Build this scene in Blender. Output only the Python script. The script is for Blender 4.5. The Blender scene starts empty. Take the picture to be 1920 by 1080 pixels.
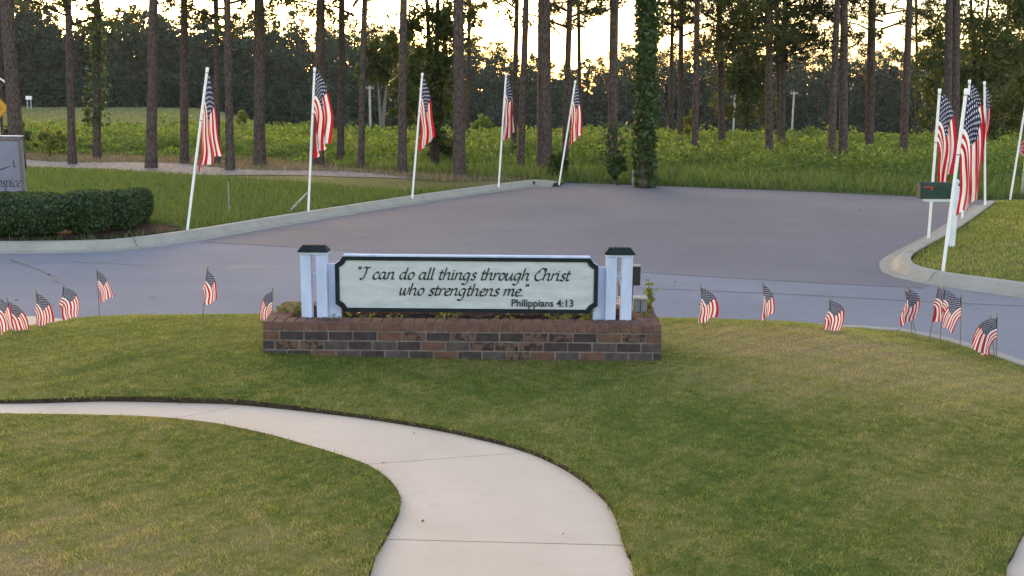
import bpy, bmesh, math, random
import numpy as np
from mathutils import Vector, Matrix, geometry

rng = np.random.default_rng(7)
random.seed(7)
scene = bpy.context.scene
COL = scene.collection

# ------------------------------------------------------------------ camera
F, PITCH, ROLL, EYE = 2000.0, math.radians(10.56), math.radians(0.5), 2.25
_f = np.array([0, math.cos(PITCH), -math.sin(PITCH)])
_u0 = np.array([0, math.sin(PITCH), math.cos(PITCH)])
_r0 = np.array([1.0, 0, 0])
_r = _r0*math.cos(ROLL) + _u0*math.sin(ROLL)
_u = _u0*math.cos(ROLL) - _r0*math.sin(ROLL)
cam_data = bpy.data.cameras.new('camera')
cam = bpy.data.objects.new('camera', cam_data)
COL.objects.link(cam)
cam_data.sensor_width = 36.0
cam_data.lens = 36.0*F/1920.0
cam_data.clip_end = 3000
cam_data.clip_start = 0.05
cam.matrix_world = Matrix(((_r[0], _u[0], -_f[0], 0), (_r[1], _u[1], -_f[1], 0), (_r[2], _u[2], -_f[2], EYE), (0, 0, 0, 1)))
scene.camera = cam

# ------------------------------------------------------------------ sky, sun, exposure
SUN_EL, SUN_AZ = math.radians(8.5), math.radians(-21.0)      # azimuth from +Y towards +X
world = bpy.data.worlds.new('World')
scene.world = world
world.use_nodes = True
wn = world.node_tree.nodes
wl = world.node_tree.links
wn.clear()
sky = wn.new('ShaderNodeTexSky')
sky.sky_type = 'NISHITA'
sky.sun_disc = False
sky.sun_elevation = SUN_EL
sky.sun_rotation = SUN_AZ
sky.altitude = 50
sky.air_density = 1.0
sky.dust_density = 1.6
sky.ozone_density = 0.4
bg = wn.new('ShaderNodeBackground')
bg.inputs['Strength'].default_value = 0.15
wo = wn.new('ShaderNodeOutputWorld')
wl.new(sky.outputs[0], bg.inputs[0])
wl.new(bg.outputs[0], wo.inputs[0])
sun_data = bpy.data.lights.new('sun', 'SUN')
sun_data.energy = 0.04
sun_data.angle = math.radians(0.6)
sun_data.color = (1.0, 0.62, 0.32)
sun = bpy.data.objects.new('sun', sun_data)
COL.objects.link(sun)
sdir = Vector((math.sin(SUN_AZ)*math.cos(SUN_EL), math.cos(SUN_AZ)*math.cos(SUN_EL), math.sin(SUN_EL)))
sun.rotation_euler = sdir.to_track_quat('Z', 'Y').to_euler()
vs = scene.view_settings
vs.view_transform = 'Standard'
vs.look = 'None'
vs.gamma = 1.0
vs.exposure = 2.44
vs.use_white_balance = True
vs.white_balance_temperature = 6900
vs.white_balance_tint = 20
vs.use_curve_mapping = False
scene.cycles.max_bounces = 6
scene.cycles.diffuse_bounces = 3
scene.cycles.glossy_bounces = 2
scene.cycles.transmission_bounces = 3
scene.cycles.use_adaptive_sampling = True

# ------------------------------------------------------------------ measured positions
def ray(u, v):
    return _f*F + _r*(u-960) - _u*(v-540)
def gp(u, v, z=0.0):                     # point of the level z seen at u, v in the photograph
    d = ray(u, v)
    t = (z-EYE)/d[2]
    return float(d[0]*t), float(d[1]*t)
def at(u, v, y):                         # x, z at the distance y
    d = ray(u, v)
    t = y/d[1]
    return float(d[0]*t), float(EYE+d[2]*t)

# ------------------------------------------------------------------ materials
MATS = {}
def nodes_of(name):
    m = bpy.data.materials.new(name)
    m.use_nodes = True
    nt = m.node_tree
    nt.nodes.clear()
    out = nt.nodes.new('ShaderNodeOutputMaterial')
    MATS[name] = m
    return m, nt, out
def rgba(c): return (c[0], c[1], c[2], 1.0)
def noise(nt, vec, scale, detail=4, rough=0.6):
    n = nt.nodes.new('ShaderNodeTexNoise')
    n.inputs['Scale'].default_value = scale
    n.inputs['Detail'].default_value = detail
    n.inputs['Roughness'].default_value = rough
    if vec is not None: nt.links.new(vec, n.inputs['Vector'])
    return n.outputs['Fac']
def ramp(nt, fac, a, b, p0=0.35, p1=0.65):
    r = nt.nodes.new('ShaderNodeValToRGB')
    r.color_ramp.elements[0].position = p0
    r.color_ramp.elements[1].position = p1
    r.color_ramp.elements[0].color = rgba(a)
    r.color_ramp.elements[1].color = rgba(b)
    nt.links.new(fac, r.inputs[0])
    return r.outputs[0]
def mixc(nt, fac, a, b, mode='MIX'):
    m = nt.nodes.new('ShaderNodeMix')
    m.data_type = 'RGBA'
    m.blend_type = mode
    for k, s in ((0, fac), (6, a), (7, b)):
        if isinstance(s, (int, float)): m.inputs[k].default_value = s
        elif isinstance(s, tuple): m.inputs[k].default_value = rgba(s)
        else: nt.links.new(s, m.inputs[k])
    return m.outputs[2]
def math2(nt, op, a, b=None, c=None):
    m = nt.nodes.new('ShaderNodeMath')
    m.operation = op
    for k, s in enumerate((a, b, c)):
        if s is None: continue
        if isinstance(s, (int, float)): m.inputs[k].default_value = s
        else: nt.links.new(s, m.inputs[k])
    return m.outputs[0]
def coords(nt, kind='pos', sc=None):
    if kind == 'pos': o = nt.nodes.new('ShaderNodeNewGeometry').outputs['Position']
    else: o = nt.nodes.new('ShaderNodeTexCoord').outputs['Object']
    if sc:
        mp = nt.nodes.new('ShaderNodeMapping')
        mp.inputs['Scale'].default_value = sc
        nt.links.new(o, mp.inputs[0])
        o = mp.outputs[0]
    return o
def principled(nt, out, col, rough=0.8, spec=0.3, bumpfac=None, bstr=0.3, bdist=0.01, metallic=0.0):
    p = nt.nodes.new('ShaderNodeBsdfPrincipled')
    if isinstance(col, tuple): p.inputs['Base Color'].default_value = rgba(col)
    else: nt.links.new(col, p.inputs['Base Color'])
    if isinstance(rough, (int, float)): p.inputs['Roughness'].default_value = rough
    else: nt.links.new(rough, p.inputs['Roughness'])
    p.inputs['Specular IOR Level'].default_value = spec
    p.inputs['Metallic'].default_value = metallic
    if bumpfac is not None:
        b = nt.nodes.new('ShaderNodeBump')
        b.inputs['Strength'].default_value = bstr
        b.inputs['Distance'].default_value = bdist
        nt.links.new(bumpfac, b.inputs['Height'])
        nt.links.new(b.outputs[0], p.inputs['Normal'])
    if out is not None: nt.links.new(p.outputs[0], out.inputs[0])
    return p
def simple(name, a, b=None, scale=8.0, rough=0.7, spec=0.3, bump=0.0, bscale=60.0, sc=None, p0=0.35, p1=0.65, metallic=0.0, kind='obj', bdist=0.01):
    m, nt, out = nodes_of(name)
    v = coords(nt, kind, sc)
    col = a if b is None else ramp(nt, noise(nt, v, scale), a, b, p0, p1)
    bf = noise(nt, v, bscale, 3) if bump else None
    principled(nt, out, col, rough, spec, bf, bump, bdist, metallic)
    return m
def attr(nt, name):
    a = nt.nodes.new('ShaderNodeAttribute')
    a.attribute_name = name
    return a.outputs['Fac']
def leafy(name, a, b, trans=0.35, tcol=None, spec=0.25, rough=0.55):
    m, nt, out = nodes_of(name)
    col = ramp(nt, attr(nt, 'rnd'), a, b, 0.0, 1.0)
    p = principled(nt, None, col, rough, spec)
    t = nt.nodes.new('ShaderNodeBsdfTranslucent')
    tc = mixc(nt, 1.0, col, tcol or (1.5, 1.5, 0.7), 'MULTIPLY')
    nt.links.new(tc, t.inputs[0])
    mx = nt.nodes.new('ShaderNodeMixShader')
    mx.inputs[0].default_value = trans
    nt.links.new(p.outputs[0], mx.inputs[1])
    nt.links.new(t.outputs[0], mx.inputs[2])
    nt.links.new(mx.outputs[0], out.inputs[0])
    return m

# lawn: green with dry straw patches, the same colour field for soil sheet and blades
def lawn_colour(nt):
    pos = coords(nt, 'pos')
    n1 = noise(nt, pos, 0.55, 5, 0.65)
    n2 = noise(nt, pos, 3.5, 5, 0.7)
    s = nt.nodes.new('ShaderNodeVectorMath')
    s.operation = 'DISTANCE'
    nt.links.new(pos, s.inputs[0])
    s.inputs[1].default_value = (3.0, 9.3, 0.0)
    dry = math2(nt, 'MULTIPLY', math2(nt, 'SUBTRACT', 1.0, math2(nt, 'MULTIPLY', s.outputs['Value'], 0.42)), 0.45)
    dry = math2(nt, 'MAXIMUM', dry, 0.0)
    s2 = nt.nodes.new('ShaderNodeVectorMath')
    s2.operation = 'DISTANCE'
    nt.links.new(pos, s2.inputs[0])
    s2.inputs[1].default_value = (-2.0, 4.3, 0.0)
    dry2 = math2(nt, 'MAXIMUM', math2(nt, 'MULTIPLY', math2(nt, 'SUBTRACT', 1.0, math2(nt, 'MULTIPLY', s2.outputs['Value'], 0.55)), 0.26), 0.0)
    dry = math2(nt, 'ADD', dry, dry2)
    n3 = noise(nt, pos, 13.0, 4, 0.7)
    f = math2(nt, 'ADD', math2(nt, 'ADD', math2(nt, 'MULTIPLY', n1, 0.75), math2(nt, 'MULTIPLY', n2, 0.50)), dry)
    f = math2(nt, 'ADD', f, math2(nt, 'MULTIPLY', math2(nt, 'SUBTRACT', n3, 0.54), 0.80))
    return f
def lawn_mat(name, blade):
    m, nt, out = nodes_of(name)
    f = lawn_colour(nt)
    r = nt.nodes.new('ShaderNodeValToRGB')
    e = r.color_ramp.elements
    e[0].position, e[0].color = 0.44, (0.122, 0.178, 0.036, 1)
    e[1].position, e[1].color = 0.98, (0.44, 0.335, 0.175, 1)
    k = e.new(0.60); k.color = (0.225, 0.245, 0.056, 1)
    k = e.new(0.76); k.color = (0.345, 0.310, 0.105, 1)
    if blade:
        f2 = math2(nt, 'ADD', f, math2(nt, 'MULTIPLY', math2(nt, 'SUBTRACT', attr(nt, 'rnd'), 0.5), 0.5))
        nt.links.new(f2, r.inputs[0])
        p = principled(nt, None, r.outputs[0], 0.6, 0.2)
        t = nt.nodes.new('ShaderNodeBsdfTranslucent')
        nt.links.new(mixc(nt, 1.0, r.outputs[0], (1.35, 1.4, 0.8), 'MULTIPLY'), t.inputs[0])
        mx = nt.nodes.new('ShaderNodeMixShader')
        mx.inputs[0].default_value = 0.4
        nt.links.new(p.outputs[0], mx.inputs[1]); nt.links.new(t.outputs[0], mx.inputs[2])
        nt.links.new(mx.outputs[0], out.inputs[0])
    else:
        nt.links.new(f, r.inputs[0])
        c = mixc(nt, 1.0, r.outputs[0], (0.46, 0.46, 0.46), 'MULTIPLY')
        principled(nt, out, c, 0.95, 0.05, noise(nt, coords(nt), 60, 4), 0.8, 0.02)
    return m
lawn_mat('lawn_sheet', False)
lawn_mat('lawn_blade', True)
simple('soil', (0.030, 0.022, 0.015), (0.060, 0.045, 0.030), 20, 0.95, 0.05, 0.8, 40, kind='pos', bdist=0.02)
simple('mulch', (0.022, 0.015, 0.013), (0.060, 0.040, 0.034), 30, 0.95, 0.05, 1.0, 50, kind='pos', bdist=0.03)
def asphalt(name, a, b, stain):
    m, nt, out = nodes_of(name)
    pos = coords(nt)
    c = ramp(nt, noise(nt, pos, 0.35, 6, 0.65), a, b, 0.3, 0.7)
    streak = noise(nt, coords(nt, 'pos', (0.06, 0.9, 1.0)), 1.0, 5, 0.6)
    c = mixc(nt, math2(nt, 'MULTIPLY', ramp(nt, streak, (0, 0, 0), (1, 1, 1), 0.5, 0.75), 0.35), c, stain)
    blot = ramp(nt, noise(nt, pos, 1.7, 7, 0.75), (0, 0, 0), (1, 1, 1), 0.55, 0.72)
    c = mixc(nt, math2(nt, 'MULTIPLY', blot, 0.22), c, tuple(x*0.55 for x in stain))
    sp = noise(nt, pos, 90, 2)
    c = mixc(nt, 0.35, c, ramp(nt, sp, (0.02, 0.02, 0.022), (0.30, 0.29, 0.29), 0.3, 0.75))
    principled(nt, out, c, 0.95, 0.12, noise(nt, pos, 120, 3), 0.5, 0.006)
asphalt('asphalt_pale', (0.197, 0.207, 0.258), (0.254, 0.266, 0.322), (0.150, 0.158, 0.198))
asphalt('asphalt_dark', (0.154, 0.147, 0.172), (0.206, 0.196, 0.224), (0.120, 0.112, 0.130))
simple('tar', (0.085, 0.082, 0.088), None, 5, 0.6, 0.3)
def concrete(name, a, b, scale=1.2):
    m, nt, out = nodes_of(name)
    pos = coords(nt)
    c = ramp(nt, noise(nt, pos, scale, 7, 0.7), a, b, 0.3, 0.7)
    st = ramp(nt, noise(nt, pos, 5.5, 6, 0.75), (0, 0, 0), (1, 1, 1), 0.56, 0.78)
    c = mixc(nt, math2(nt, 'MULTIPLY', st, 0.30), c, tuple(x*0.55 for x in a))
    br_ = noise(nt, coords(nt, 'pos', (3.0, 90.0, 1.0)), 1.0, 3, 0.6)
    c = mixc(nt, math2(nt, 'MULTIPLY', ramp(nt, br_, (0, 0, 0), (1, 1, 1), 0.4, 0.7), 0.10), c, tuple(x*0.6 for x in a))
    spot = ramp(nt, noise(nt, pos, 0.9, 3, 0.5), (0, 0, 0), (1, 1, 1), 0.52, 0.70)
    c = mixc(nt, math2(nt, 'MULTIPLY', spot, 0.22), c, tuple(x*0.62 for x in a))
    c = mixc(nt, 0.12, c, ramp(nt, noise(nt, pos, 160, 2), (0.1, 0.1, 0.1), (0.75, 0.7, 0.65), 0.3, 0.7))
    principled(nt, out, c, 0.85, 0.2, noise(nt, pos, 130, 4), 0.35, 0.004)
concrete('concrete_walk', (0.53, 0.410, 0.315), (0.62, 0.485, 0.380))
concrete('concrete_kerb', (0.24, 0.225, 0.195), (0.34, 0.32, 0.28), 2.5)
simple('field_soil', (0.060, 0.080, 0.025), (0.13, 0.13, 0.05), 0.25, 0.95, 0.05, 0.8, 8, kind='pos', bdist=0.05)
simple('gravel', (0.13, 0.122, 0.125), (0.27, 0.26, 0.275), 5, 0.95, 0.1, 1.0, 25, kind='pos', bdist=0.04)
leafy('weed_leaf', (0.048, 0.100, 0.026), (0.175, 0.230, 0.060), 0.45)
leafy('meadow_blade', (0.13, 0.145, 0.070), (0.20, 0.205, 0.115), 0.3)
leafy('verge_blade', (0.060, 0.115, 0.030), (0.135, 0.170, 0.058), 0.4)
leafy('straw_blade', (0.16, 0.13, 0.07), (0.26, 0.21, 0.13), 0.3, (1, 1, 0.9))
leafy('wood_leaf', (0.015, 0.037, 0.031), (0.042, 0.072, 0.044), 0.3, (1.4, 1.4, 0.9))
leafy('tree_leaf', (0.026, 0.048, 0.015), (0.070, 0.090, 0.022), 0.35)
leafy('pine_needle', (0.024, 0.042, 0.014), (0.062, 0.075, 0.022), 0.3)
leafy('ivy_leaf', (0.024, 0.050, 0.016), (0.060, 0.100, 0.026), 0.25, None, 0.35)
leafy('box_leaf', (0.018, 0.042, 0.016), (0.070, 0.115, 0.038), 0.25, None, 0.4)
leafy('plant_leaf', (0.050, 0.075, 0.020), (0.20, 0.20, 0.045), 0.35)
leafy('sapling_leaf', (0.10, 0.14, 0.025), (0.20, 0.22, 0.05), 0.4)
def bark(name, a, b):
    m, nt, out = nodes_of(name)
    v = coords(nt, 'obj', (13.0, 13.0, 3.0))
    vo = nt.nodes.new('ShaderNodeTexVoronoi')
    vo.feature = 'DISTANCE_TO_EDGE'
    vo.inputs['Scale'].default_value = 1.4
    nt.links.new(v, vo.inputs['Vector'])
    n = noise(nt, v, 1.8, 5, 0.7)
    c = ramp(nt, n, a, b, 0.3, 0.7)
    crack = ramp(nt, vo.outputs['Distance'], (0.35, 0.35, 0.35), (1, 1, 1), 0.0, 0.16)
    c = mixc(nt, 1.0, c, crack, 'MULTIPLY')
    h = math2(nt, 'ADD', math2(nt, 'MINIMUM', vo.outputs['Distance'], 0.2), math2(nt, 'MULTIPLY', n, 0.3))
    principled(nt, out, c, 0.95, 0.1, h, 1.0, 0.06)
bark('pine_bark', (0.070, 0.052, 0.048), (0.150, 0.115, 0.105))
bark('pale_bark', (0.20, 0.18, 0.17), (0.34, 0.31, 0.29))
bark('dark_bark', (0.035, 0.028, 0.025), (0.075, 0.060, 0.052))
simple('white_paint', (0.36, 0.43, 0.61), (0.48, 0.55, 0.74), 9, 0.65, 0.25, 0.3, 25, sc=(1, 1, .25))  # white dimmed and blued: weak sky light on the posts put into the colour
simple('mailbox_white', (0.58, 0.61, 0.66), (0.66, 0.69, 0.74), 6, 0.6, 0.3, 0.2, 30)
simple('pvc', (0.74, 0.75, 0.76), (0.80, 0.80, 0.80), 4, 0.4, 0.45)
simple('green_paint', (0.007, 0.013, 0.016), (0.012, 0.020, 0.024), 12, 0.75, 0.15, 0.2, 40)
simple('sign_face', (0.37, 0.40, 0.43), (0.46, 0.495, 0.53), 5, 0.6, 0.3, 0.25, 9, sc=(1, 1, 3))
simple('letter_paint', (0.010, 0.018, 0.020), None, 5, 0.5, 0.3)
simple('mortar', (0.12, 0.100, 0.094), (0.21, 0.180, 0.168), 9, 0.95, 0.05, 0.6, 60, kind='pos')
simple('brick_red', (0.105, 0.056, 0.044), (0.155, 0.084, 0.066), 14, 0.9, 0.15, 0.6, 70, kind='pos')
simple('brick_brown', (0.095, 0.050, 0.039), (0.145, 0.078, 0.060), 14, 0.9, 0.15, 0.6, 70, kind='pos')
simple('brick_dark', (0.032, 0.025, 0.028), (0.062, 0.045, 0.046), 14, 0.85, 0.2, 0.6, 70, kind='pos')
simple('brick_grey', (0.055, 0.045, 0.048), (0.090, 0.070, 0.070), 14, 0.9, 0.15, 0.6, 70, kind='pos')
simple('brick_spotted', (0.035, 0.025, 0.025), (0.120, 0.072, 0.058), 22, 0.9, 0.15, 0.6, 70, p0=0.42, p1=0.54, kind='pos')
simple('black_plastic', (0.010, 0.010, 0.011), None, 5, 0.45, 0.4)
simple('grey_box', (0.13, 0.14, 0.15), (0.17, 0.18, 0.19), 6, 0.55, 0.4)
simple('grey_steel', (0.20, 0.21, 0.21), (0.30, 0.31, 0.31), 8, 0.5, 0.5, metallic=0.4)
simple('mailbox_green', (0.010, 0.035, 0.026), (0.018, 0.048, 0.036), 8, 0.6, 0.25)
simple('dry_soil', (0.17, 0.13, 0.085), (0.27, 0.21, 0.13), 14, 0.95, 0.05, 0.8, 40, kind='pos', bdist=0.02)
simple('red_paint', (0.38, 0.020, 0.018), None, 5, 0.45, 0.4)
simple('stop_red', (0.45, 0.018, 0.022), None, 5, 0.4, 0.4)
simple('warning_yellow', (0.62, 0.28, 0.01), None, 5, 0.4, 0.4)
simple('frame_mauve', (0.12, 0.10, 0.105), (0.17, 0.14, 0.145), 8, 0.8, 0.2)
simple('panel_lilac', (0.17, 0.175, 0.24), (0.20, 0.205, 0.27), 3, 0.6, 0.3)
simple('print_dark', (0.05, 0.05, 0.075), None, 5, 0.6, 0.2)
simple('stick_wood', (0.16, 0.11, 0.07), (0.22, 0.16, 0.10), 20, 0.8, 0.2)
simple('tip_gold', (0.25, 0.19, 0.08), None, 5, 0.5, 0.4)
simple('board_brown', (0.13, 0.065, 0.032), (0.20, 0.10, 0.05), 14, 0.8, 0.2, 0.4, 40)
simple('wood_pole', (0.28, 0.26, 0.24), (0.40, 0.38, 0.36), 3, 0.9, 0.1)

def flag_mat():
    m, nt, out = nodes_of('flag_cloth')
    uv = nt.nodes.new('ShaderNodeUVMap')
    sp = nt.nodes.new('ShaderNodeSeparateXYZ')
    nt.links.new(uv.outputs[0], sp.inputs[0])
    u, w = sp.outputs[0], sp.outputs[1]              # u along the fly, w down the hoist
    st = math2(nt, 'MODULO', math2(nt, 'FLOOR', math2(nt, 'MULTIPLY', w, 13.0)), 2.0)
    col = mixc(nt, st, (0.48, 0.014, 0.028), (0.80, 0.78, 0.76))
    canton = math2(nt, 'MULTIPLY', math2(nt, 'LESS_THAN', u, 0.4), math2(nt, 'LESS_THAN', w, 7/13))
    a = math2(nt, 'MULTIPLY', u, 12/0.4)             # half-cells across: 12, down: 10
    b = math2(nt, 'MULTIPLY', w, 10/(7/13))
    def stars(off):
        x = math2(nt, 'SUBTRACT', math2(nt, 'MULTIPLY', math2(nt, 'FRACT', math2(nt, 'MULTIPLY', math2(nt, 'ADD', a, off), 0.5)), 2.0), 1.0)
        y = math2(nt, 'SUBTRACT', math2(nt, 'MULTIPLY', math2(nt, 'FRACT', math2(nt, 'MULTIPLY', math2(nt, 'ADD', b, off), 0.5)), 2.0), 1.0)
        r = math2(nt, 'SQRT', math2(nt, 'ADD', math2(nt, 'MULTIPLY', x, x), math2(nt, 'MULTIPLY', y, y)))
        th = math2(nt, 'ARCTAN2', x, math2(nt, 'MULTIPLY', y, -1.0))
        lim = math2(nt, 'ADD', 0.29, math2(nt, 'MULTIPLY', math2(nt, 'COSINE', math2(nt, 'MULTIPLY', th, 5.0)), 0.14))
        return math2(nt, 'LESS_THAN', r, lim)
    star = math2(nt, 'MAXIMUM', stars(0.0), stars(1.0))
    edge = math2(nt, 'MULTIPLY', math2(nt, 'GREATER_THAN', u, 0.012), math2(nt, 'LESS_THAN', u, 0.388))
    star = math2(nt, 'MULTIPLY', star, edge)
    cc = mixc(nt, star, (0.020, 0.028, 0.085), (0.78, 0.78, 0.78))
    col = mixc(nt, canton, col, cc)
    p = principled(nt, None, col, 0.7, 0.2)
    t = nt.nodes.new('ShaderNodeBsdfTranslucent')
    nt.links.new(col, t.inputs[0])
    mx = nt.nodes.new('ShaderNodeMixShader')
    mx.inputs[0].default_value = 0.35
    nt.links.new(p.outputs[0], mx.inputs[1]); nt.links.new(t.outputs[0], mx.inputs[2])
    nt.links.new(mx.outputs[0], out.inputs[0])
flag_mat()

# ------------------------------------------------------------------ object helpers
def link(name, mesh, parent=None, mats=None):
    o = bpy.data.objects.new(name, mesh)
    COL.objects.link(o)
    if parent is not None: o.parent = parent
    if mats is not None and mesh is not None:
        for m in (mats if isinstance(mats, (list, tuple)) else [mats]): mesh.materials.append(MATS[m])
    return o
def tag(o, label=None, cat=None, group=None, kind=None):
    if label: o['label'] = label
    if cat: o['category'] = cat
    if group: o['group'] = group
    if kind: o['kind'] = kind
    return o
def thing(name, label, cat, loc=(0, 0, 0), rz=0.0, group=None):
    o = bpy.data.objects.new(name, None)
    COL.objects.link(o)
    o.location = loc
    o.rotation_euler = (0, 0, rz)
    o.empty_display_size = 0.1
    return tag(o, label, cat, group)
def np_mesh(name, V, Fc, rnd=None, smooth=False, uv=None):
    V = np.asarray(V, dtype=np.float32)
    Fc = np.asarray(Fc, dtype=np.int32)
    n = Fc.shape[1]
    me = bpy.data.meshes.new(name)
    me.vertices.add(len(V)); me.vertices.foreach_set('co', V.ravel())
    me.loops.add(Fc.size); me.loops.foreach_set('vertex_index', Fc.ravel())
    me.polygons.add(len(Fc))
    me.polygons.foreach_set('loop_start', np.arange(0, Fc.size, n, dtype=np.int32))
    if smooth: me.polygons.foreach_set('use_smooth', np.ones(len(Fc), dtype=bool))
    me.update(calc_edges=True)
    if rnd is not None:
        a = me.attributes.new('rnd', 'FLOAT', 'FACE')
        a.data.foreach_set('value', np.asarray(rnd, dtype=np.float32))
    if uv is not None:
        l = me.uv_layers.new(name='UVMap')
        l.data.foreach_set('uv', np.asarray(uv, dtype=np.float32)[Fc.ravel()].ravel())
    return me
class MB:
    def __init__(s): s.v = []; s.f = []; s.m = []; s.smooth = []
    def add(s, vs_, fs, mi=0, sm=False):
        b = len(s.v); s.v += [tuple(map(float, p)) for p in vs_]
        for f in fs: s.f.append([b+i for i in f]); s.m.append(mi); s.smooth.append(sm)
        return s
    def box(s, x0, x1, y0, y1, z0, z1, mi=0):
        return s.add([(x0, y0, z0), (x1, y0, z0), (x1, y1, z0), (x0, y1, z0), (x0, y0, z1), (x1, y0, z1), (x1, y1, z1), (x0, y1, z1)],
                     [(0, 3, 2, 1), (4, 5, 6, 7), (0, 1, 5, 4), (1, 2, 6, 5), (2, 3, 7, 6), (3, 0, 4, 7)], mi)
    def bbox(s, x0, x1, y0, y1, z0, z1, c=0.004, mi=0):      # chamfered box
        xs, ys, zs = (x0, x1), (y0, y1), (z0, z1)
        bm = bmesh.new()
        bmesh.ops.create_cube(bm, size=1.0)
        for v in bm.verts:
            v.co = ((x0+x1)/2+v.co.x*(x1-x0), (y0+y1)/2+v.co.y*(y1-y0), (z0+z1)/2+v.co.z*(z1-z0))
        bmesh.ops.bevel(bm, geom=bm.edges[:], offset=c, segments=1, affect='EDGES')
        bm.verts.index_update()
        s.add([v.co for v in bm.verts], [[v.index for v in f.verts] for f in bm.faces], mi)
        bm.free()
        return s
    def tube(s, pts, radii, n=10, mi=0, caps=True):
        pts = [np.array(p, float) for p in pts]
        if isinstance(radii, (int, float)): radii = [radii]*len(pts)
        rings = []
        for i, p in enumerate(pts):
            d = pts[min(i+1, len(pts)-1)]-pts[max(i-1, 0)]
            d = d/np.linalg.norm(d)
            a = np.cross(d, [0, 1, 0] if abs(d[1]) < 0.9 else [1, 0, 0]); a /= np.linalg.norm(a)
            b = np.cross(d, a)
            rings.append([p+radii[i]*(math.cos(2*math.pi*k/n)*a+math.sin(2*math.pi*k/n)*b) for k in range(n)])
        fs = [(i*n+k, i*n+(k+1) % n, (i+1)*n+(k+1) % n, (i+1)*n+k) for i in range(len(pts)-1) for k in range(n)]
        s.add([q for r in rings for q in r], fs, mi, True)
        if caps:
            s.add(rings[0], [list(range(n))], mi); s.add(rings[-1], [list(range(n-1, -1, -1))], mi)
        return s
    def prism(s, poly, y0, y1, mi=0):         # outline in x,z extruded along y
        n = len(poly)
        vs_ = [(x, y0, z) for x, z in poly]+[(x, y1, z) for x, z in poly]
        return s.add(vs_, [list(range(n)), list(range(2*n-1, n-1, -1))]+[(i, i+n, (i+1) % n+n, (i+1) % n) for i in range(n)], mi)
    def mesh(s, name):
        me = bpy.data.meshes.new(name)
        me.from_pydata(s.v, [], s.f)
        me.polygons.foreach_set('material_index', s.m)
        me.polygons.foreach_set('use_smooth', s.smooth)
        me.update()
        bm = bmesh.new(); bm.from_mesh(me)
        bmesh.ops.recalc_face_normals(bm, faces=bm.faces)
        bm.to_mesh(me); bm.free()
        return me
    def build(s, name, mats, parent=None):
        return link(name, s.mesh(name), parent, mats)
def inside(poly, X, Y):
    X = np.asarray(X, float); Y = np.asarray(Y, float)
    r = np.zeros(X.shape, bool)
    n = len(poly)
    for i in range(n):
        x0, y0 = poly[i]; x1, y1 = poly[(i+1) % n]
        if y0 == y1: continue
        c = ((y0 > Y) != (y1 > Y)) & (X < (x1-x0)*(Y-y0)/(y1-y0)+x0)
        r ^= c
    return r
def pdist(line, X, Y):
    X = np.asarray(X, float); Y = np.asarray(Y, float)
    best = np.full(X.shape, 1e9)
    for (x0, y0), (x1, y1) in zip(line[:-1], line[1:]):
        dx, dy = x1-x0, y1-y0
        t = np.clip(((X-x0)*dx+(Y-y0)*dy)/(dx*dx+dy*dy), 0, 1)
        best = np.minimum(best, np.hypot(X-x0-t*dx, Y-y0-t*dy))
    return best
def sstep(a, b, x):
    t = np.clip((np.asarray(x, float)-a)/(b-a), 0, 1)
    return t*t*(3-2*t)
def wobble(X, Y, s, k=0):
    return (np.sin(X*s+1.3+k)*np.cos(Y*s*1.17+0.4*k)+0.6*np.sin(X*s*2.3-Y*s*1.9+k)+0.4*np.cos(X*s*4.1+Y*s*3.7+2*k)+0.3*np.sin(Y*s*7.3-X*s*5.1))/2.3
def smooth_line(pts, step=0.25):
    P = [np.array(p, float) for p in pts]
    out = []
    for i in range(len(P)-1):
        p0 = P[max(i-1, 0)]; p1 = P[i]; p2 = P[i+1]; p3 = P[min(i+2, len(P)-1)]
        n = max(1, int(np.linalg.norm(p2-p1)/step))
        for k in range(n):
            t = k/n
            out.append(0.5*((2*p1)+(-p0+p2)*t+(2*p0-5*p1+4*p2-p3)*t*t+(-p0+3*p1-3*p2+p3)*t**3))
    out.append(P[-1])
    return [tuple(map(float, p)) for p in out]
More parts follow.
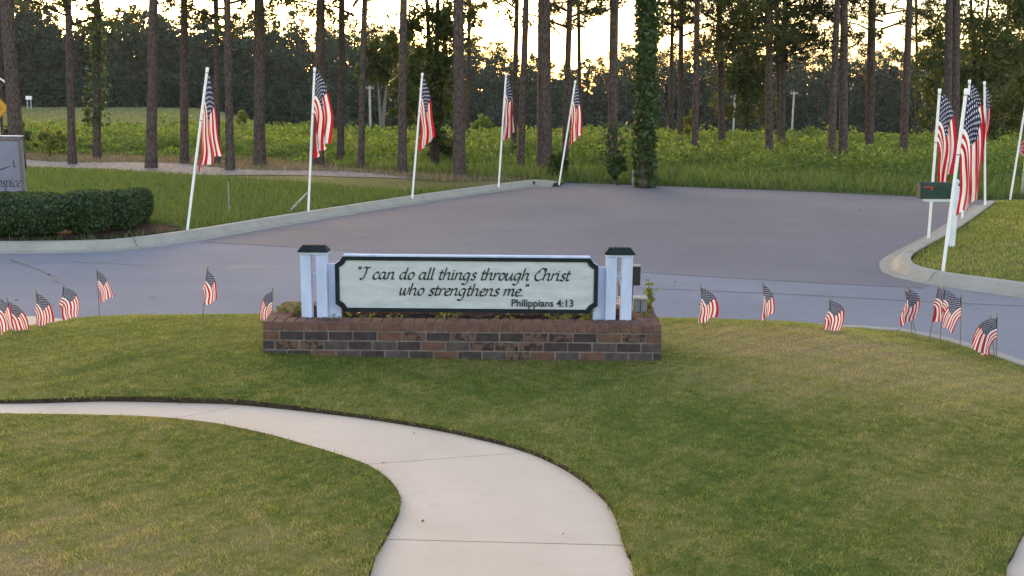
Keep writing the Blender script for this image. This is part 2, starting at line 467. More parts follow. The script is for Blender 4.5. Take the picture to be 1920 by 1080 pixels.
def cdt_sheet(name, boundary_lists, pts, keep, zf, mat, parent=None, skirt=0.0, skirt_mat=None):
    vs_ = [Vector(p) for p in pts]; es = []
    for bl, closed in boundary_lists:
        b = len(vs_); vs_ += [Vector(p) for p in bl]
        es += [(b+i, b+i+1) for i in range(len(bl)-1)]
        if closed: es.append((b+len(bl)-1, b))
    r = geometry.delaunay_2d_cdt(vs_, es, [], 0, 1e-5)
    V = np.array([(v.x, v.y) for v in r[0]]); T = np.array([f for f in r[2] if len(f) == 3])
    c = V[T].mean(1)
    T = T[keep(c[:, 0], c[:, 1])]
    Z = zf(V[:, 0], V[:, 1])
    V3 = np.column_stack([V, Z])
    a = V[T[:, 1]]-V[T[:, 0]]; b = V[T[:, 2]]-V[T[:, 0]]
    flip = (a[:, 0]*b[:, 1]-a[:, 1]*b[:, 0]) < 0
    T[flip] = T[flip][:, ::-1]
    used = np.unique(T); mp = np.zeros(len(V3), int); mp[used] = np.arange(len(used))
    V3 = V3[used]; T = mp[T]
    me = np_mesh(name, V3, T, smooth=True)
    if skirt:
        cnt = {}
        for t in T:
            for i in range(3):
                e = (t[i], t[(i+1) % 3]); k = (min(e), max(e)); cnt[k] = None if k in cnt else e
        bm = bmesh.new(); bm.from_mesh(me)
        bv = list(bm.verts)
        low = {}
        def lo(i):
            if i not in low:
                co = bv[i].co; low[i] = bm.verts.new((co.x, co.y, co.z-skirt))
            return low[i]
        for e in [e for e in cnt.values() if e is not None]:
            f = bm.faces.new((bv[e[1]], bv[e[0]], lo(e[0]), lo(e[1]))); f.material_index = 1
        bm.to_mesh(me); bm.free()
    return link(name, me, parent, [mat]+([skirt_mat] if skirt_mat else []))

# ------------------------------------------------------------------ setting: lines of the place
ZR = -0.50          # road surface
ZK = -0.36          # kerb top
left_back = [(-70, 17.9), (-30, 17.5), (-14, 17.9)]+[gp(u, v, ZK) for u, v in ((0, 453), (110, 452), (200, 450), (270, 443), (350, 432), (450, 416), (577, 396), (770, 367), (935, 345), (1005, 337))]
left_back = left_back[:3]+[p for p in left_back[3:]]
lend = gp(1046, 340.5, ZK)
left_back_s = smooth_line(left_back+[lend], 0.5)
far_edge = [gp(u, v, ZR) for u, v in ((1060, 343), (1190, 347), (1500, 359), (1700, 368), (1862, 376))]
right_back = [gp(u, v, ZK) for u, v in ((1866, 377), (1800, 424), (1745, 455), (1718, 470), (1706, 483), (1712, 494), (1735, 503), (1780, 512), (1850, 521), (1920, 530))]
dr = np.array(right_back[-1])-np.array(right_back[-3]); dr /= np.linalg.norm(dr)
right_back += [tuple(np.array(right_back[-1])+dr*k) for k in (6, 30, 60)]
right_back_s = smooth_line(right_back, 0.35)
nr = [gp(u, v, ZK) for u, v in ((1920, 688), (1880, 672), (1840, 659), (1800, 647), (1760, 636), (1700, 622))]
near_right = [(nr[0][0]+12, nr[0][1]-13), (nr[0][0]+4, nr[0][1]-4.6)]+nr
near_line = near_right+[(3.6, 11.75), (2.6, 11.95), (0, 12.05), (-2, 12.05), (-4.2, 11.95)]
lawn_left = [(-4.9, 11.72), (-5.35, 11.2), (-5.9, 10.75), (-7.2, 10.1), (-10, 9.0), (-25, 5.0)]
near_s = smooth_line(near_line, 0.3)
edge_all = near_s+lawn_left
road_poly = left_back_s+far_edge+right_back_s+near_s+[(-4.9, 11.95), (-70, 11.95)]
lawn_poly = near_s+lawn_left+[(-25, -20), (30, -20), (near_s[0][0]+2, -20)]

def field_z(X, Y):
    X = np.asarray(X, float); Y = np.asarray(Y, float)
    w = sstep(-0.30, -0.14, X/np.maximum(Y, 1.0))
    z = -0.40-w*5.2*sstep(50, 150, Y)
    z = z-0.7*sstep(150, 400, Y)+0.05*wobble(X, Y, 0.35)*sstep(32, 45, Y)
    z = z-0.085*np.exp(-pdist(far_edge, X, Y)**2/1.2)
    return z
def lawn_z(X, Y):
    X = np.asarray(X, float); Y = np.asarray(Y, float)
    d = pdist(edge_all, X, Y)
    conv = np.interp(d, [0, 0.25, 0.7, 1.25, 2.0, 3.2, 99], [0, 0.07, 0.18, 0.265, 0.325, 0.385, 0.385])
    lin = np.interp(d, [0, 3.6, 99], [0, 0.385, 0.385])
    w = sstep(2.9, 4.6, X)
    z = ZK+conv*(1-w)+lin*w
    z = z+0.045*np.exp(-((X+2.3)**2/1.2+(Y-8.7)**2/1.5))+0.008*wobble(X, Y, 1.7)
    return z

# ------------------------------------------------------------------ field (ground to the horizon)
pts = []
for R in np.concatenate([np.arange(14, 70, 2.0), np.arange(70, 200, 6.0), np.array([220, 260, 320, 400])]):
    n = int(max(40, min(150, 2.2*R)))
    for a in np.linspace(-1.25, 1.25, n):
        pts.append((R*math.sin(a)+random.uniform(-.2, .2), R*math.cos(a)+random.uniform(-.2, .2)))
pts = [p for p in pts if p[1] > 12.6]
P = np.array(pts)
ok = ~inside(road_poly, P[:, 0], P[:, 1])
pts = [tuple(p) for p in P[ok]]
ground = cdt_sheet('field', [(left_back_s+far_edge+right_back_s, False)], pts, lambda x, y: ~inside(road_poly, x, y) & ~inside(lawn_poly, x, y), field_z, 'field_soil', None, 0.3, 'soil')
tag(ground, 'green field running from the roads back to the woods', None, None, 'structure')

def sheet(name, poly, z, mat, kind='structure', label=None, parent=None, step=None):
    if step is None:
        bm = bmesh.new()
        vv = [bm.verts.new((x, y, z)) for x, y in poly]
        f = bm.faces.new(vv)
        bmesh.ops.triangulate(bm, faces=[f])
        me = bpy.data.meshes.new(name)
        bmesh.ops.recalc_face_normals(bm, faces=bm.faces)
        if sum(f.normal.z for f in bm.faces) < 0: bmesh.ops.reverse_faces(bm, faces=bm.faces)
        bm.to_mesh(me); bm.free()
    o = link(name, me, parent, mat)
    return tag(o, label, None, None, kind)
street = sheet('street', road_poly, ZR, 'asphalt_pale', label='pale grey asphalt street crossing in front of the lawn')
seam = [gp(u, v, ZR+.004) for u, v in ((330, 462), (376, 454), (470, 459), (560, 464), (700, 473), (900, 487), (1100, 502), (1250, 514), (1400, 523), (1560, 532), (1690, 538), (1730, 541), (1745, 531))]
side_poly = seam[1:]+[p for p in right_back_s if p[0] < 14 and p[1] > gp(1712, 494, ZK)[1]][::-1]+far_edge[::-1]
lb = [p for p in left_back_s if p[0] > gp(385, 440, ZK)[0]]
side_poly += lb[::-1]
sheet('side_street', side_poly, ZR+0.004, 'asphalt_dark', label='darker asphalt side street running away between two kerbs')
def strip(name, line, w, z, mat, parent=None):
    mb = MB()
    L = [np.array(p) for p in line]; a = []; b = []
    for i, p in enumerate(L):
        d = L[min(i+1, len(L)-1)]-L[max(i-1, 0)]; d = d/np.linalg.norm(d); nrm = np.array([-d[1], d[0]])
        ww = w*random.uniform(.6, 1.4)
        a.append((*(p+nrm*ww/2), z)); b.append((*(p-nrm*ww/2), z))
    mb.add(a+b, [(i, i+1, len(L)+i+1, len(L)+i) for i in range(len(L)-1)])
    return mb.build(name, mat, parent)
def jag(line, amp, step=0.15):
    s = smooth_line(line, step)
    return [(x+random.uniform(-amp, amp), y+random.uniform(-amp, amp)) for x, y in s]
strip('pavement_seam', jag([gp(u, v, ZR) for u, v in ((560, 508), (900, 523), (1180, 539), (1500, 553), (1920, 574))]+[(14, 12.6)], 0.006, 0.3), 0.022, ZR+0.004, 'tar', street)
strip('pavement_seam', jag([gp(u, v, ZR) for u, v in ((-80, 498), (120, 492), (330, 500), (560, 508))], 0.006, 0.3), 0.02, ZR+0.004, 'tar', street)
strip('pavement_crack', jag([gp(u, v, ZR) for u, v in ((20, 487), (40, 495), (62, 503), (85, 511), (105, 520), (108, 526), (100, 532))], 0.03, 0.08), 0.035, ZR+0.005, 'tar', street)

# kerbs: poured concrete with a rolled face and gutter pan, cast in lengths
KPROF = [(0, -0.16), (0, 0.0), (0.02, 0.012), (0.14, 0.008), (0.19, -0.015), (0.24, -0.075), (0.28, -0.115), (0.33, -0.125), (0.47, -0.128), (0.47, -0.2)]
def kerb(label, line, side, seg=3.05, clip=None, scale=1.0):
    L = [np.array(p) for p in line]
    nr_ = []
    for i, p in enumerate(L):
        d = L[min(i+1, len(L)-1)]-L[max(i-1, 0)]; d = d/np.linalg.norm(d); nr_.append(np.array([-d[1], d[0]])*side)
    s = np.concatenate([[0], np.cumsum([np.linalg.norm(L[i+1]-L[i]) for i in range(len(L)-1)])])
    L = np.array(L); N = np.array(nr_)
    def ring(q, inset=0.0, dz=0.0):
        p = np.array([np.interp(q, s, L[:, 0]), np.interp(q, s, L[:, 1])])
        n = np.array([np.interp(q, s, N[:, 0]), np.interp(q, s, N[:, 1])]); n /= np.linalg.norm(n)
        return [(*(p+n*(a*scale-inset)), ZK+b-dz) for a, b in KPROF]
    k = len(KPROF)
    def run(q0, q1, inset=0.0, dz=0.0):
        n = max(2, int((q1-q0)/0.35)+1)
        rs = [ring(q, inset, dz) for q in np.linspace(q0, q1, n)]
        mb = MB()
        mb.add([p for r in rs for p in r], [(i*k+j, i*k+j+1, (i+1)*k+j+1, (i+1)*k+j) for i in range(n-1) for j in range(k-1)])
        mb.add(rs[0], [list(range(k))]); mb.add(rs[-1], [list(range(k))])
        return mb
    root = run(0.01, s[-1]-0.01, 0.02, 0.035).build('kerb', 'soil')
    tag(root, label, None, None, 'structure')
    q = 0.0
    while q < s[-1]-0.05:
        q1 = min(q+seg, s[-1])
        run(q, q1-0.012).build('kerb_segment', 'concrete_kerb', root)
        q = q1
kerb('pale concrete kerb beside the hedge and the left row of tall flags', [p for p in left_back_s if p[0] > -22], -1, 3.05)
kerb('pale concrete kerb sweeping round the lawn corner below the mailbox', [p for p in right_back_s if p[0] < 24], -1, 3.05)
kerb('pale concrete kerb along the near edge of the front lawn', [p for p in near_s if p[0] < 12], -1, 3.05)
driveway = sheet('driveway', [(-4.75, 12.0), (-4.9, 11.7), (-5.4, 11.15), (-6.0, 10.6), (-7.2, 9.9), (-10, 8.8), (-25, 4.6), (-25, 11.9), (-12, 12.0), gp(0, 592, -.44), gp(70, 593, -.44)], -0.44, 'concrete_walk', label='pale concrete apron past the left corner of the lawn')

# ------------------------------------------------------------------ lawn and curved sidewalk
out_c = [(-8.5, gp(0, 752, 0)[1]+.1), (-5, gp(0, 755, 0)[1]+.03)]+[gp(u, v, 0) for u, v in ((0, 757), (200, 753), (350, 756), (455, 760), (650, 781), (800, 804), (900, 825), (985, 848), (1060, 882), (1118, 925), (1148, 960), (1163, 1000), (1176, 1045), (1190, 1085))]+[(0.46, 2.6), (0.50, 1.0), (0.50, -4)]
in_c = [(-8.5, gp(0, 775, 0)[1]-.0), (-5, gp(0, 780, 0)[1])]+[gp(u, v, 0) for u, v in ((0, 783), (150, 785), (300, 790), (400, 801), (500, 820), (600, 848), (690, 880), (735, 912), (752, 943), (748, 965), (733, 995), (715, 1030), (693, 1085))]+[(-0.60, 2.6), (-0.66, 1.0), (-0.66, -4)]
def resample(line, n):
    L = np.array(line); s = np.concatenate([[0], np.cumsum(np.hypot(*np.diff(L, axis=0).T))])
    q = np.linspace(0, s[-1], n)
    return np.column_stack([np.interp(q, s, L[:, 0]), np.interp(q, s, L[:, 1])])
oc_s = smooth_line(out_c, 0.1); ic_s = smooth_line(in_c, 0.1)
walk_poly = oc_s+ic_s[::-1]
w2_l = [gp(u, v, 0) for u, v in ((1960, 940), (1920, 1003), (1900, 1045), (1886, 1085))]
w2_l += [(w2_l[-1][0]-.12, w2_l[-1][1]-.55), (w2_l[-1][0]-.2, 1.0), (w2_l[-1][0]-.2, -4)]
w2_poly = smooth_line(w2_l, 0.1)+[(3.3, -4), (3.3, 3.2), (2.75, 4.1)]
pc = np.mgrid[-12:10:0.22, -4:13:0.22].reshape(2, -1).T
pc = pc+rng.uniform(-.05, .05, pc.shape)
okl = inside(lawn_poly, pc[:, 0], pc[:, 1]) & ~inside(walk_poly, pc[:, 0], pc[:, 1]) & ~inside(w2_poly, pc[:, 0], pc[:, 1])
lawn_pts = [tuple(p) for p in pc[okl]]
LIFT = 0.022
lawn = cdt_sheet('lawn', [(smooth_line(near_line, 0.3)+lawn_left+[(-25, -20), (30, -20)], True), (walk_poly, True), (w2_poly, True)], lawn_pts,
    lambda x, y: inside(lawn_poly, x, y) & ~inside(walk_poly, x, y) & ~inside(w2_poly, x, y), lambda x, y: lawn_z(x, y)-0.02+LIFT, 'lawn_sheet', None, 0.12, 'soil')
tag(lawn, 'mown front lawn with dry straw patches', None, None, 'structure')
bed = sheet('sidewalk', walk_poly, -0.045, 'soil', label='curving pale concrete sidewalk across the front lawn')
def cum(line):
    L = np.array(line); return L, np.concatenate([[0], np.cumsum(np.hypot(*np.diff(L, axis=0).T))])
OL, OS = cum(oc_s); IL, IS = cum(ic_s)
def near_s_of(L, S, p): return S[np.argmin(np.hypot(L[:, 0]-p[0], L[:, 1]-p[1]))]
joints = [(0, 0)]
for po, pi in (((-5.2, out_c[1][1]), (-5.6, in_c[1][1])), (gp(455, 760, 0), gp(300, 790, 0)), (gp(985, 848, 0), gp(695, 866, 0)), (gp(1172, 1013, 0), gp(728, 1008, 0)), ((0.48, 2.3), (-0.62, 2.3)), ((0.5, 0.9), (-0.66, 0.9))):
    joints.append((near_s_of(OL, OS, po), near_s_of(IL, IS, pi)))
joints.append((OS[-1], IS[-1]))
for (o0, i0), (o1, i1) in zip(joints[:-1], joints[1:]):
    n = 28
    ov = [(np.interp(q, OS, OL[:, 0]), np.interp(q, OS, OL[:, 1])) for q in np.linspace(o0+.006, o1-.006, n)]
    iv = [(np.interp(q, IS, IL[:, 0]), np.interp(q, IS, IL[:, 1])) for q in np.linspace(i0+.006, i1-.006, n)]
    mb = MB()
    top = [(*p, 0.0) for p in ov]+[(*p, 0.0) for p in iv]
    bot = [(x, y, -0.1) for x, y, z in top]
    mb.add(top, [(i, i+1, n+i+1, n+i) for i in range(n-1)])
    ringi = list(range(n))+list(range(2*n-1, n-1, -1))
    mb.add(top+bot, [(ringi[k], ringi[(k+1) % (2*n)], ringi[(k+1) % (2*n)]+2*n, ringi[k]+2*n) for k in range(2*n)])
    mb.build('slab', 'concrete_walk', bed)
sheet('walkway', w2_poly, 0.0, 'concrete_walk', label='concrete walkway edge at the lower right corner')

# ------------------------------------------------------------------ grass
PX0, PX1, PY0 = -2.07, 1.25, 8.65          # planter outline used to keep grass clear
def blades(name, n, sampler, zf, hgt, wid, mat, lean=0.6, kind='stuff', label=None, parent=None):
    X, Y = sampler(n)
    n = len(X)
    Z = zf(X, Y)
    h = rng.uniform(*hgt, n)*np.clip(1+.5*wobble(X, Y, 9.0)+.45*wobble(X, Y, 23.0, 3), .25, 2.0); w = rng.uniform(*wid, n)
    D = np.hypot(X, Y)
    w = w*np.maximum(1.0, D/9.0)
    a = rng.uniform(0, 2*np.pi, n); l = rng.uniform(0, lean, n)*h; la = rng.uniform(0, 2*np.pi, n)
    base = np.column_stack([X, Y, Z-0.01]); side = np.column_stack([np.cos(a), np.sin(a), np.zeros(n)])*w[:, None]*0.5
    tip = base+np.column_stack([np.cos(la)*l, np.sin(la)*l, h])
    V = np.stack([base-side, base+side, tip], 1).reshape(-1, 3)
    me = np_mesh(name, V, np.arange(3*n).reshape(-1, 3), rng.uniform(0, 1, n))
    return tag(link(name, me, parent, mat), label, 'grass', None, kind)
def lawn_sampler(n):
    m = int(n*2.6)
    Y = 2.7+(12.2-2.7)*rng.uniform(0, 1, m)**1.0
    X = rng.uniform(-1, 1, m)*(0.58*Y+0.9)
    Y_ok = rng.uniform(0, 1, m) < (2.9/Y)**0.7*(0.58*Y+0.9)/(0.58*12.2+0.9)*2.4
    X, Y = X[Y_ok], Y[Y_ok]
    k = inside(lawn_poly, X, Y) & ~inside(w2_poly, X, Y) & ~((X > PX0-.01) & (X < PX1+.01) & (Y > PY0-.01) & (Y < PY0+0.95))
    dw = np.minimum(pdist(oc_s[::4], X, Y), pdist(ic_s[::4], X, Y))
    inw = inside(walk_poly, X, Y)
    k &= ~inw | ((dw < 0.012) & (rng.uniform(0, 1, len(X)) < 0.4))
    X, Y = X[k], Y[k]
    return X[:n], Y[:n]
blades('lawn_grass', 620000, lawn_sampler, lambda x, y: lawn_z(x, y)-0.02+LIFT, (0.012, 0.031), (0.003, 0.0055), 'lawn_blade', 1.5, label='short mown grass of the front lawn, green with straw patches')

# ------------------------------------------------------------------ brick planter
PL = thing('brick_planter', 'long low planter box of brown and charcoal bricks on the front lawn', 'planter', (0, PY0, 0.0))
PW = PX1-PX0; DEP = 0.85; TOP = 0.335; CH = 0.0805; WT = 0.185
mb = MB()
i_ = 0.006
mb.box(PX0+i_, PX1-i_, i_, WT-i_, -0.10, TOP-0.006); mb.box(PX0+i_, PX1-i_, DEP-WT+i_, DEP-i_, -0.10, TOP-0.006)
mb.box(PX0+i_, PX0+WT-i_, WT-i_, DEP-WT+i_, -0.10, TOP-0.0062); mb.box(PX1-WT+i_, PX1-i_, WT-i_, DEP-WT+i_, -0.10, TOP-0.0062)
mb.build('wall', 'mortar', PL)
BR = {}
def brick_mesh(kind, lx, ly, lz, mat):
    k = (round(lx, 4), round(ly, 4), round(lz, 4), mat, kind)
    if k not in BR:
        m = MB().bbox(-lx/2, lx/2, -ly/2, ly/2, -lz/2, lz/2, 0.005).mesh('brick')
        m.materials.append(MATS[mat])
        BR[k] = m
    return BR[k]
def brick(x, y, z, lx, ly, lz, mat):
    o = link('brick', brick_mesh(0, lx, ly, lz, mat), PL)
    o.location = (x+random.uniform(-.001, .001), y+random.uniform(-.0015, .0015), z)
    o.rotation_euler = (random.uniform(-.006, .006), random.uniform(-.006, .006), random.uniform(-.006, .006))
J = 0.011
BRW = 0.2035
front_cols = [['brick_grey', 'brick_dark', 'brick_brown', 'brick_grey', 'brick_dark', 'brick_grey', 'brick_dark', 'brick_brown', 'brick_dark', 'brick_grey', 'brick_spotted', 'brick_brown', 'brick_grey', 'brick_brown', 'brick_grey', 'brick_grey', 'brick_dark'],
    ['brick_dark', 'brick_spotted', 'brick_spotted', 'brick_grey', 'brick_dark', 'brick_grey', 'brick_dark', 'brick_brown', 'brick_grey', 'brick_spotted', 'brick_spotted', 'brick_spotted', 'brick_dark', 'brick_dark', 'brick_grey', 'brick_dark', 'brick_grey'],
    ['brick_brown', 'brick_dark', 'brick_dark', 'brick_dark', 'brick_dark', 'brick_brown', 'brick_spotted', 'brick_dark', 'brick_spotted', 'brick_dark', 'brick_dark', 'brick_spotted', 'brick_spotted', 'brick_dark', 'brick_brown', 'brick_spotted', 'brick_brown']]
kinds = ['brick_red', 'brick_brown', 'brick_dark', 'brick_grey', 'brick_spotted']
for row in range(3):
    zc = TOP-CH*(3-row)-CH/2+J/2-0.002
    off = BRW/2 if row == 1 else (0.06 if row == 2 else 0.0)
    for side in (0, 1):
        x = PX0-off; k = 0
        while x < PX1-0.01:
            a, b = max(x, PX0), min(x+BRW-J, PX1)
            if b-a > 0.03:
                y = 0.05 if side == 0 else DEP-0.05
                brick((a+b)/2, y, zc, b-a, 0.10, CH-J, front_cols[row][k % 17] if side == 0 else random.choice(kinds))
            x += BRW; k += 1
        y0 = 0.10+J+(0.05 if row == 1 else 0)
        y = y0
        while y < DEP-0.12:
            b = min(y+BRW-J, DEP-0.10-J)
            if b-y > 0.03: brick(PX0+0.05 if side == 0 else PX1-0.05, (y+b)/2, zc, 0.10, b-y, CH-J, random.choice(kinds))
            y += BRW
n = 37; pw = PW/n
for j in range(n):
    for yy in (WT/2, DEP-WT/2):
        brick(PX0+pw*(j+.5), yy, TOP-CH/2+J/2, pw-J, WT+0.008, CH-J*0.8, random.choice(['brick_red', 'brick_red', 'brick_brown', 'brick_brown']))
m_ = 5; ps = (DEP-2*WT)/m_
for j in range(m_):
    for xx in (PX0+WT/2, PX1-WT/2):
        brick(xx, WT+ps*(j+.5), TOP-CH/2+J/2, WT+0.008, ps-J, CH-J*0.8, random.choice(['brick_red', 'brick_brown']))
mb = MB()
nx = 60; ny = 8
gx = np.linspace(PX0+WT-.01, PX1-WT+.01, nx); gy = np.linspace(WT-.01, DEP-WT+.01, ny)
mb.add([(x, y, 0.255+0.02*wobble(x*3, y*3, 2.5)) for y in gy for x in gx], [(j*nx+i, j*nx+i+1, (j+1)*nx+i+1, (j+1)*nx+i) for j in range(ny-1) for i in range(nx-1)], 0, True)
mb.build('soil_bed', 'mulch', PL)

# ------------------------------------------------------------------ verse sign
YS = 0.215
SX0, SX1, SZ0, SZ1 = -1.488, 0.722, 0.388, 0.862
VS = thing('verse_sign', 'white verse board with dark green border and twin slatted posts in the planter', 'sign', (0, PY0, 0.0))
def clipped(x0, x1, z0, z1, c, n=5, concave=True):
    pts = []
    for cx, cz, a0 in ((x0, z0, 0), (x1, z0, 90), (x1, z1, 180), (x0, z1, 270)):
        arc = []
        for k in range(n+1):
            a = math.radians(a0+90*(1-k/n)); arc.append((cx+c*math.cos(a), cz+c*math.sin(a)))
        pts += arc
    return pts
def octo(x0, x1, z0, z1, c):
    k = c*0.60
    return [(x0+c, z0), (x1-c, z0), (x1-k, z0+k), (x1, z0+c), (x1, z1-c), (x1-k, z1-k), (x1-c, z1), (x0+c, z1), (x0+k, z1-k), (x0, z1-c), (x0, z0+c), (x0+k, z0+k)]
MB().prism(octo(SX0, SX1, SZ0, SZ1, 0.064), YS, YS+0.05).build('board', 'white_paint', VS)
def ring_frame(o, i, y0, y1):
    n = len(o); mb = MB()
    V = [(x, y0, z) for x, z in o]+[(x, y0, z) for x, z in i]+[(x, y1, z) for x, z in o]+[(x, y1, z) for x, z in i]
    fs = []
    for k in range(n):
        k2 = (k+1) % n
        fs += [(k, k2, n+k2, n+k), (k, 2*n+k, 2*n+k2, k2), (n+k, n+k2, 3*n+k2, 3*n+k)]
    return mb.add(V, fs)
ring_frame(octo(SX0-.004, SX1+.004, SZ0-.004, SZ1-.006, 0.066), octo(SX0+.031, SX1-.031, SZ0+.029, SZ1-.037, 0.062), YS-0.016, YS+0.004).build('border', 'green_paint', VS)
MB().prism(octo(SX0+.029, SX1-.029, SZ0+.027, SZ1-.035, 0.062), YS-0.004, YS+0.002).build('sign_face', 'sign_face', VS)
MB().bbox(SX0+.066, SX1-.066, YS-.014, YS+.055, SZ1-.004, SZ1+.010, .002).build('top_rail', 'white_paint', VS)
for xa, xb, zt in ((-1.565, SX0+.03, 0.785), (SX1-.03, 0.80, 0.775)):
    MB().bbox(xa, xb, YS+.052, YS+.085, 0.30, zt, .003).build('side_panel', 'white_paint', VS)
for x0 in (-1.782, 0.792):
    post = MB().bbox(x0, x0+0.088, YS-.02, YS+.068, 0.26, 0.868, .004).build('post', 'white_paint', VS)
    MB().bbox(x0+.130, x0+.222, YS-.02, YS+.068, 0.26, 0.868, .004).build('slat', 'white_paint', post)
    MB().bbox(x0+.0885, x0+.1295, YS+.03, YS+.05, 0.69, 0.702, .002).build('spacer', 'white_paint', post)
    MB().bbox(x0-.006, x0+.228, YS-.027, YS+.075, 0.8685, 0.892, .003).build('collar', 'white_paint', post)
    a = (x0-.016, x0+.238, YS-.040, YS+.093, 0.8925); b = (x0+.02, x0+.202, YS+.0, YS+.05, 0.948)
    mb = MB()
    mb.add([(a[0], a[2], a[4]), (a[1], a[2], a[4]), (a[1], a[3], a[4]), (a[0], a[3], a[4]), (a[0], a[2], a[4]+.012), (a[1], a[2], a[4]+.012), (a[1], a[3], a[4]+.012), (a[0], a[3], a[4]+.012), (b[0], b[2], b[4]), (b[1], b[2], b[4]), (b[1], b[3], b[4]), (b[0], b[3], b[4])],
           [(3, 2, 1, 0)]+[(i+o, (i+1) % 4+o, (i+1) % 4+o+4, i+o+4) for o in (0, 4) for i in range(4)]+[(8, 9, 10, 11)])
    mb.build('post_cap', 'green_paint', post)

# lettering drawn with a broad nib
BOWL = [(0.56, .92), (.36, 1.0), (.14, .82), (.05, .42), (.14, .06), (.30, .04), (.46, .30), (.58, .75)]
HOOK = [(.61, 1.0), (.56, .5), (.56, .14), (.66, .01), (.80, .14)]
ARCH = [(.08, .55), (.26, .90), (.46, 1.0), (.55, .82), (.51, .2), (.60, .01), (.74, .14)]
GLY = {
 'a': ([BOWL, HOOK], .84), 'd': ([BOWL, [(.66, 1.72), (.58, .7), (.56, .14), (.66, .01), (.80, .14)]], .84),
 'g': ([BOWL, [(.61, 1.0), (.55, .1), (.48, -.45), (.28, -.68), (.02, -.56)]], .80),
 'c': ([[(.52, .82), (.38, 1.0), (.16, .84), (.05, .42), (.15, .05), (.34, .0), (.55, .18)]], .60),
 'e': ([[(.08, .46), (.36, .58), (.50, .80), (.38, 1.0), (.16, .84), (.05, .42), (.15, .05), (.34, .0), (.55, .18)]], .60),
 'h': ([[(.13, 1.75), (.08, .9), (.04, .0)], ARCH], .80), 'n': ([[(.02, .92), (.10, 1.0), (.08, .5), (.04, 0)], ARCH], .80),
 'm': ([[(.02, .92), (.10, 1.0), (.08, .5), (.04, 0)], [(.08, .55), (.24, .90), (.40, 1.0), (.48, .82), (.44, 0)], [(.48, .55), (.64, .9), (.80, 1.0), (.89, .82), (.85, .2), (.94, .01), (1.06, .14)]], 1.12),
 'i': ([[(.02, .86), (.12, 1.0), (.08, .2), (.16, .0), (.30, .14)], [(.12, 1.36), (.17, 1.28)]], .36),
 'l': ([[(.15, 1.75), (.08, .2), (.16, .0), (.30, .14)]], .36),
 'o': ([[(.32, 1.0), (.12, .80), (.05, .40), (.18, .02), (.38, .06), (.56, .5), (.52, .88), (.32, 1.0)]], .68),
 'p': ([[(.10, 1.0), (.06, .2), (.0, -.72)], [(.08, .6), (.28, .96), (.48, .95), (.56, .6), (.42, .1), (.22, .0), (.06, .14)]], .68),
 'r': ([[(.02, .92), (.10, 1.0), (.08, .5), (.04, 0)], [(.08, .55), (.26, .92), (.42, 1.0), (.50, .88)]], .52),
 's': ([[(.48, .86), (.32, 1.0), (.14, .84), (.24, .58), (.42, .34), (.34, .04), (.16, .0), (.02, .14)]], .56),
 't': ([[(.22, 1.42), (.12, .3), (.20, .0), (.40, .14)], [(.0, .96), (.42, 1.0)]], .46),
 'u': ([[(.0, .86), (.10, 1.0), (.05, .3), (.16, .0), (.34, .14), (.58, .75)], HOOK], .84),
 'w': ([[(.0, .86), (.10, 1.0), (.08, .3), (.20, .0), (.42, .5), (.50, 1.0), (.46, .3), (.60, .0), (.82, .5), (.88, 1.0), (.80, 1.06)]], .98),
 'I': ([[(.12, 1.48), (.30, 1.70), (.52, 1.62), (.82, 1.74)], [(.52, 1.62), (.46, .8), (.34, .12), (.16, -.05), (.0, .10)]], .82),
 'C': ([[(.86, 1.30), (.88, 1.62), (.62, 1.72), (.28, 1.35), (.08, .75), (.18, .14), (.48, .0), (.84, .28)], [(.40, 1.42), (.34, 1.05)]], .90),
 'H': ([[(.0, 1.5), (.20, 1.70), (.16, .8), (.05, 0)], [(.80, 1.72), (.66, .8), (.62, .12), (.80, .02)], [(.1, .82), (.7, .92)]], .95),
 '"': ([[(.06, 1.78), (.04, 1.40)], [(.24, 1.78), (.22, 1.40)]], .36), '.': ([[(.06, .10), (.12, .0)]], .26), ' ': ([], .42),
}
def nib_text(txt, name, parent, mat, x0, x1, zb, y, xh, depth=0.006, slant=0.24, nib=0.15, dzdx=0.0):
    tot = sum(GLY[c][1] for c in txt)*1.0
    sx = (x1-x0)/tot
    na = math.radians(42); nv = np.array([math.cos(na), math.sin(na)])*nib*xh*0.5*1.15
    tv = np.array([-math.sin(na), math.cos(na)])*nib*xh*0.16
    cx = 0.0; ns = 0
    for c in txt:
        mb = MB()
        for stroke in GLY[c][0]:
            S = smooth_line(stroke, 0.07)
            pts = [np.array([x0+(cx+px)*sx+slant*pz*xh, zb+pz*xh]) for px, pz in S]
            yy = y-depth-(ns % 5)*0.00025; ns += 1
            off1 = nv; n = len(pts)
            d = pts[-1]-pts[0]
            L = []; R = []
            for i, p in enumerate(pts):
                t = pts[min(i+1, n-1)]-pts[max(i-1, 0)]; t = t/(np.linalg.norm(t)+1e-9); q = np.array([-t[1], t[0]])
                wdt = abs(float(np.dot(nv, q)))+nib*xh*0.13
                L.append(p+q*wdt); R.append(p-q*wdt)
            V = [(p[0], yy, p[1]) for p in L]+[(p[0], yy, p[1]) for p in R]+[(p[0], y, p[1]) for p in L]+[(p[0], y, p[1]) for p in R]
            fs = [(i, i+1, n+i+1, n+i) for i in range(n-1)]+[(i, i+1, 2*n+i+1, 2*n+i) for i in range(n-1)]+[(n+i, n+i+1, 3*n+i+1, 3*n+i) for i in range(n-1)]+[(0, n, 3*n, 2*n), (n-1, 2*n-1, 4*n-1, 3*n-1)]
            mb.add(V, fs)
        cx += GLY[c][1]
        if mb.v: mb.build(name, mat, parent)
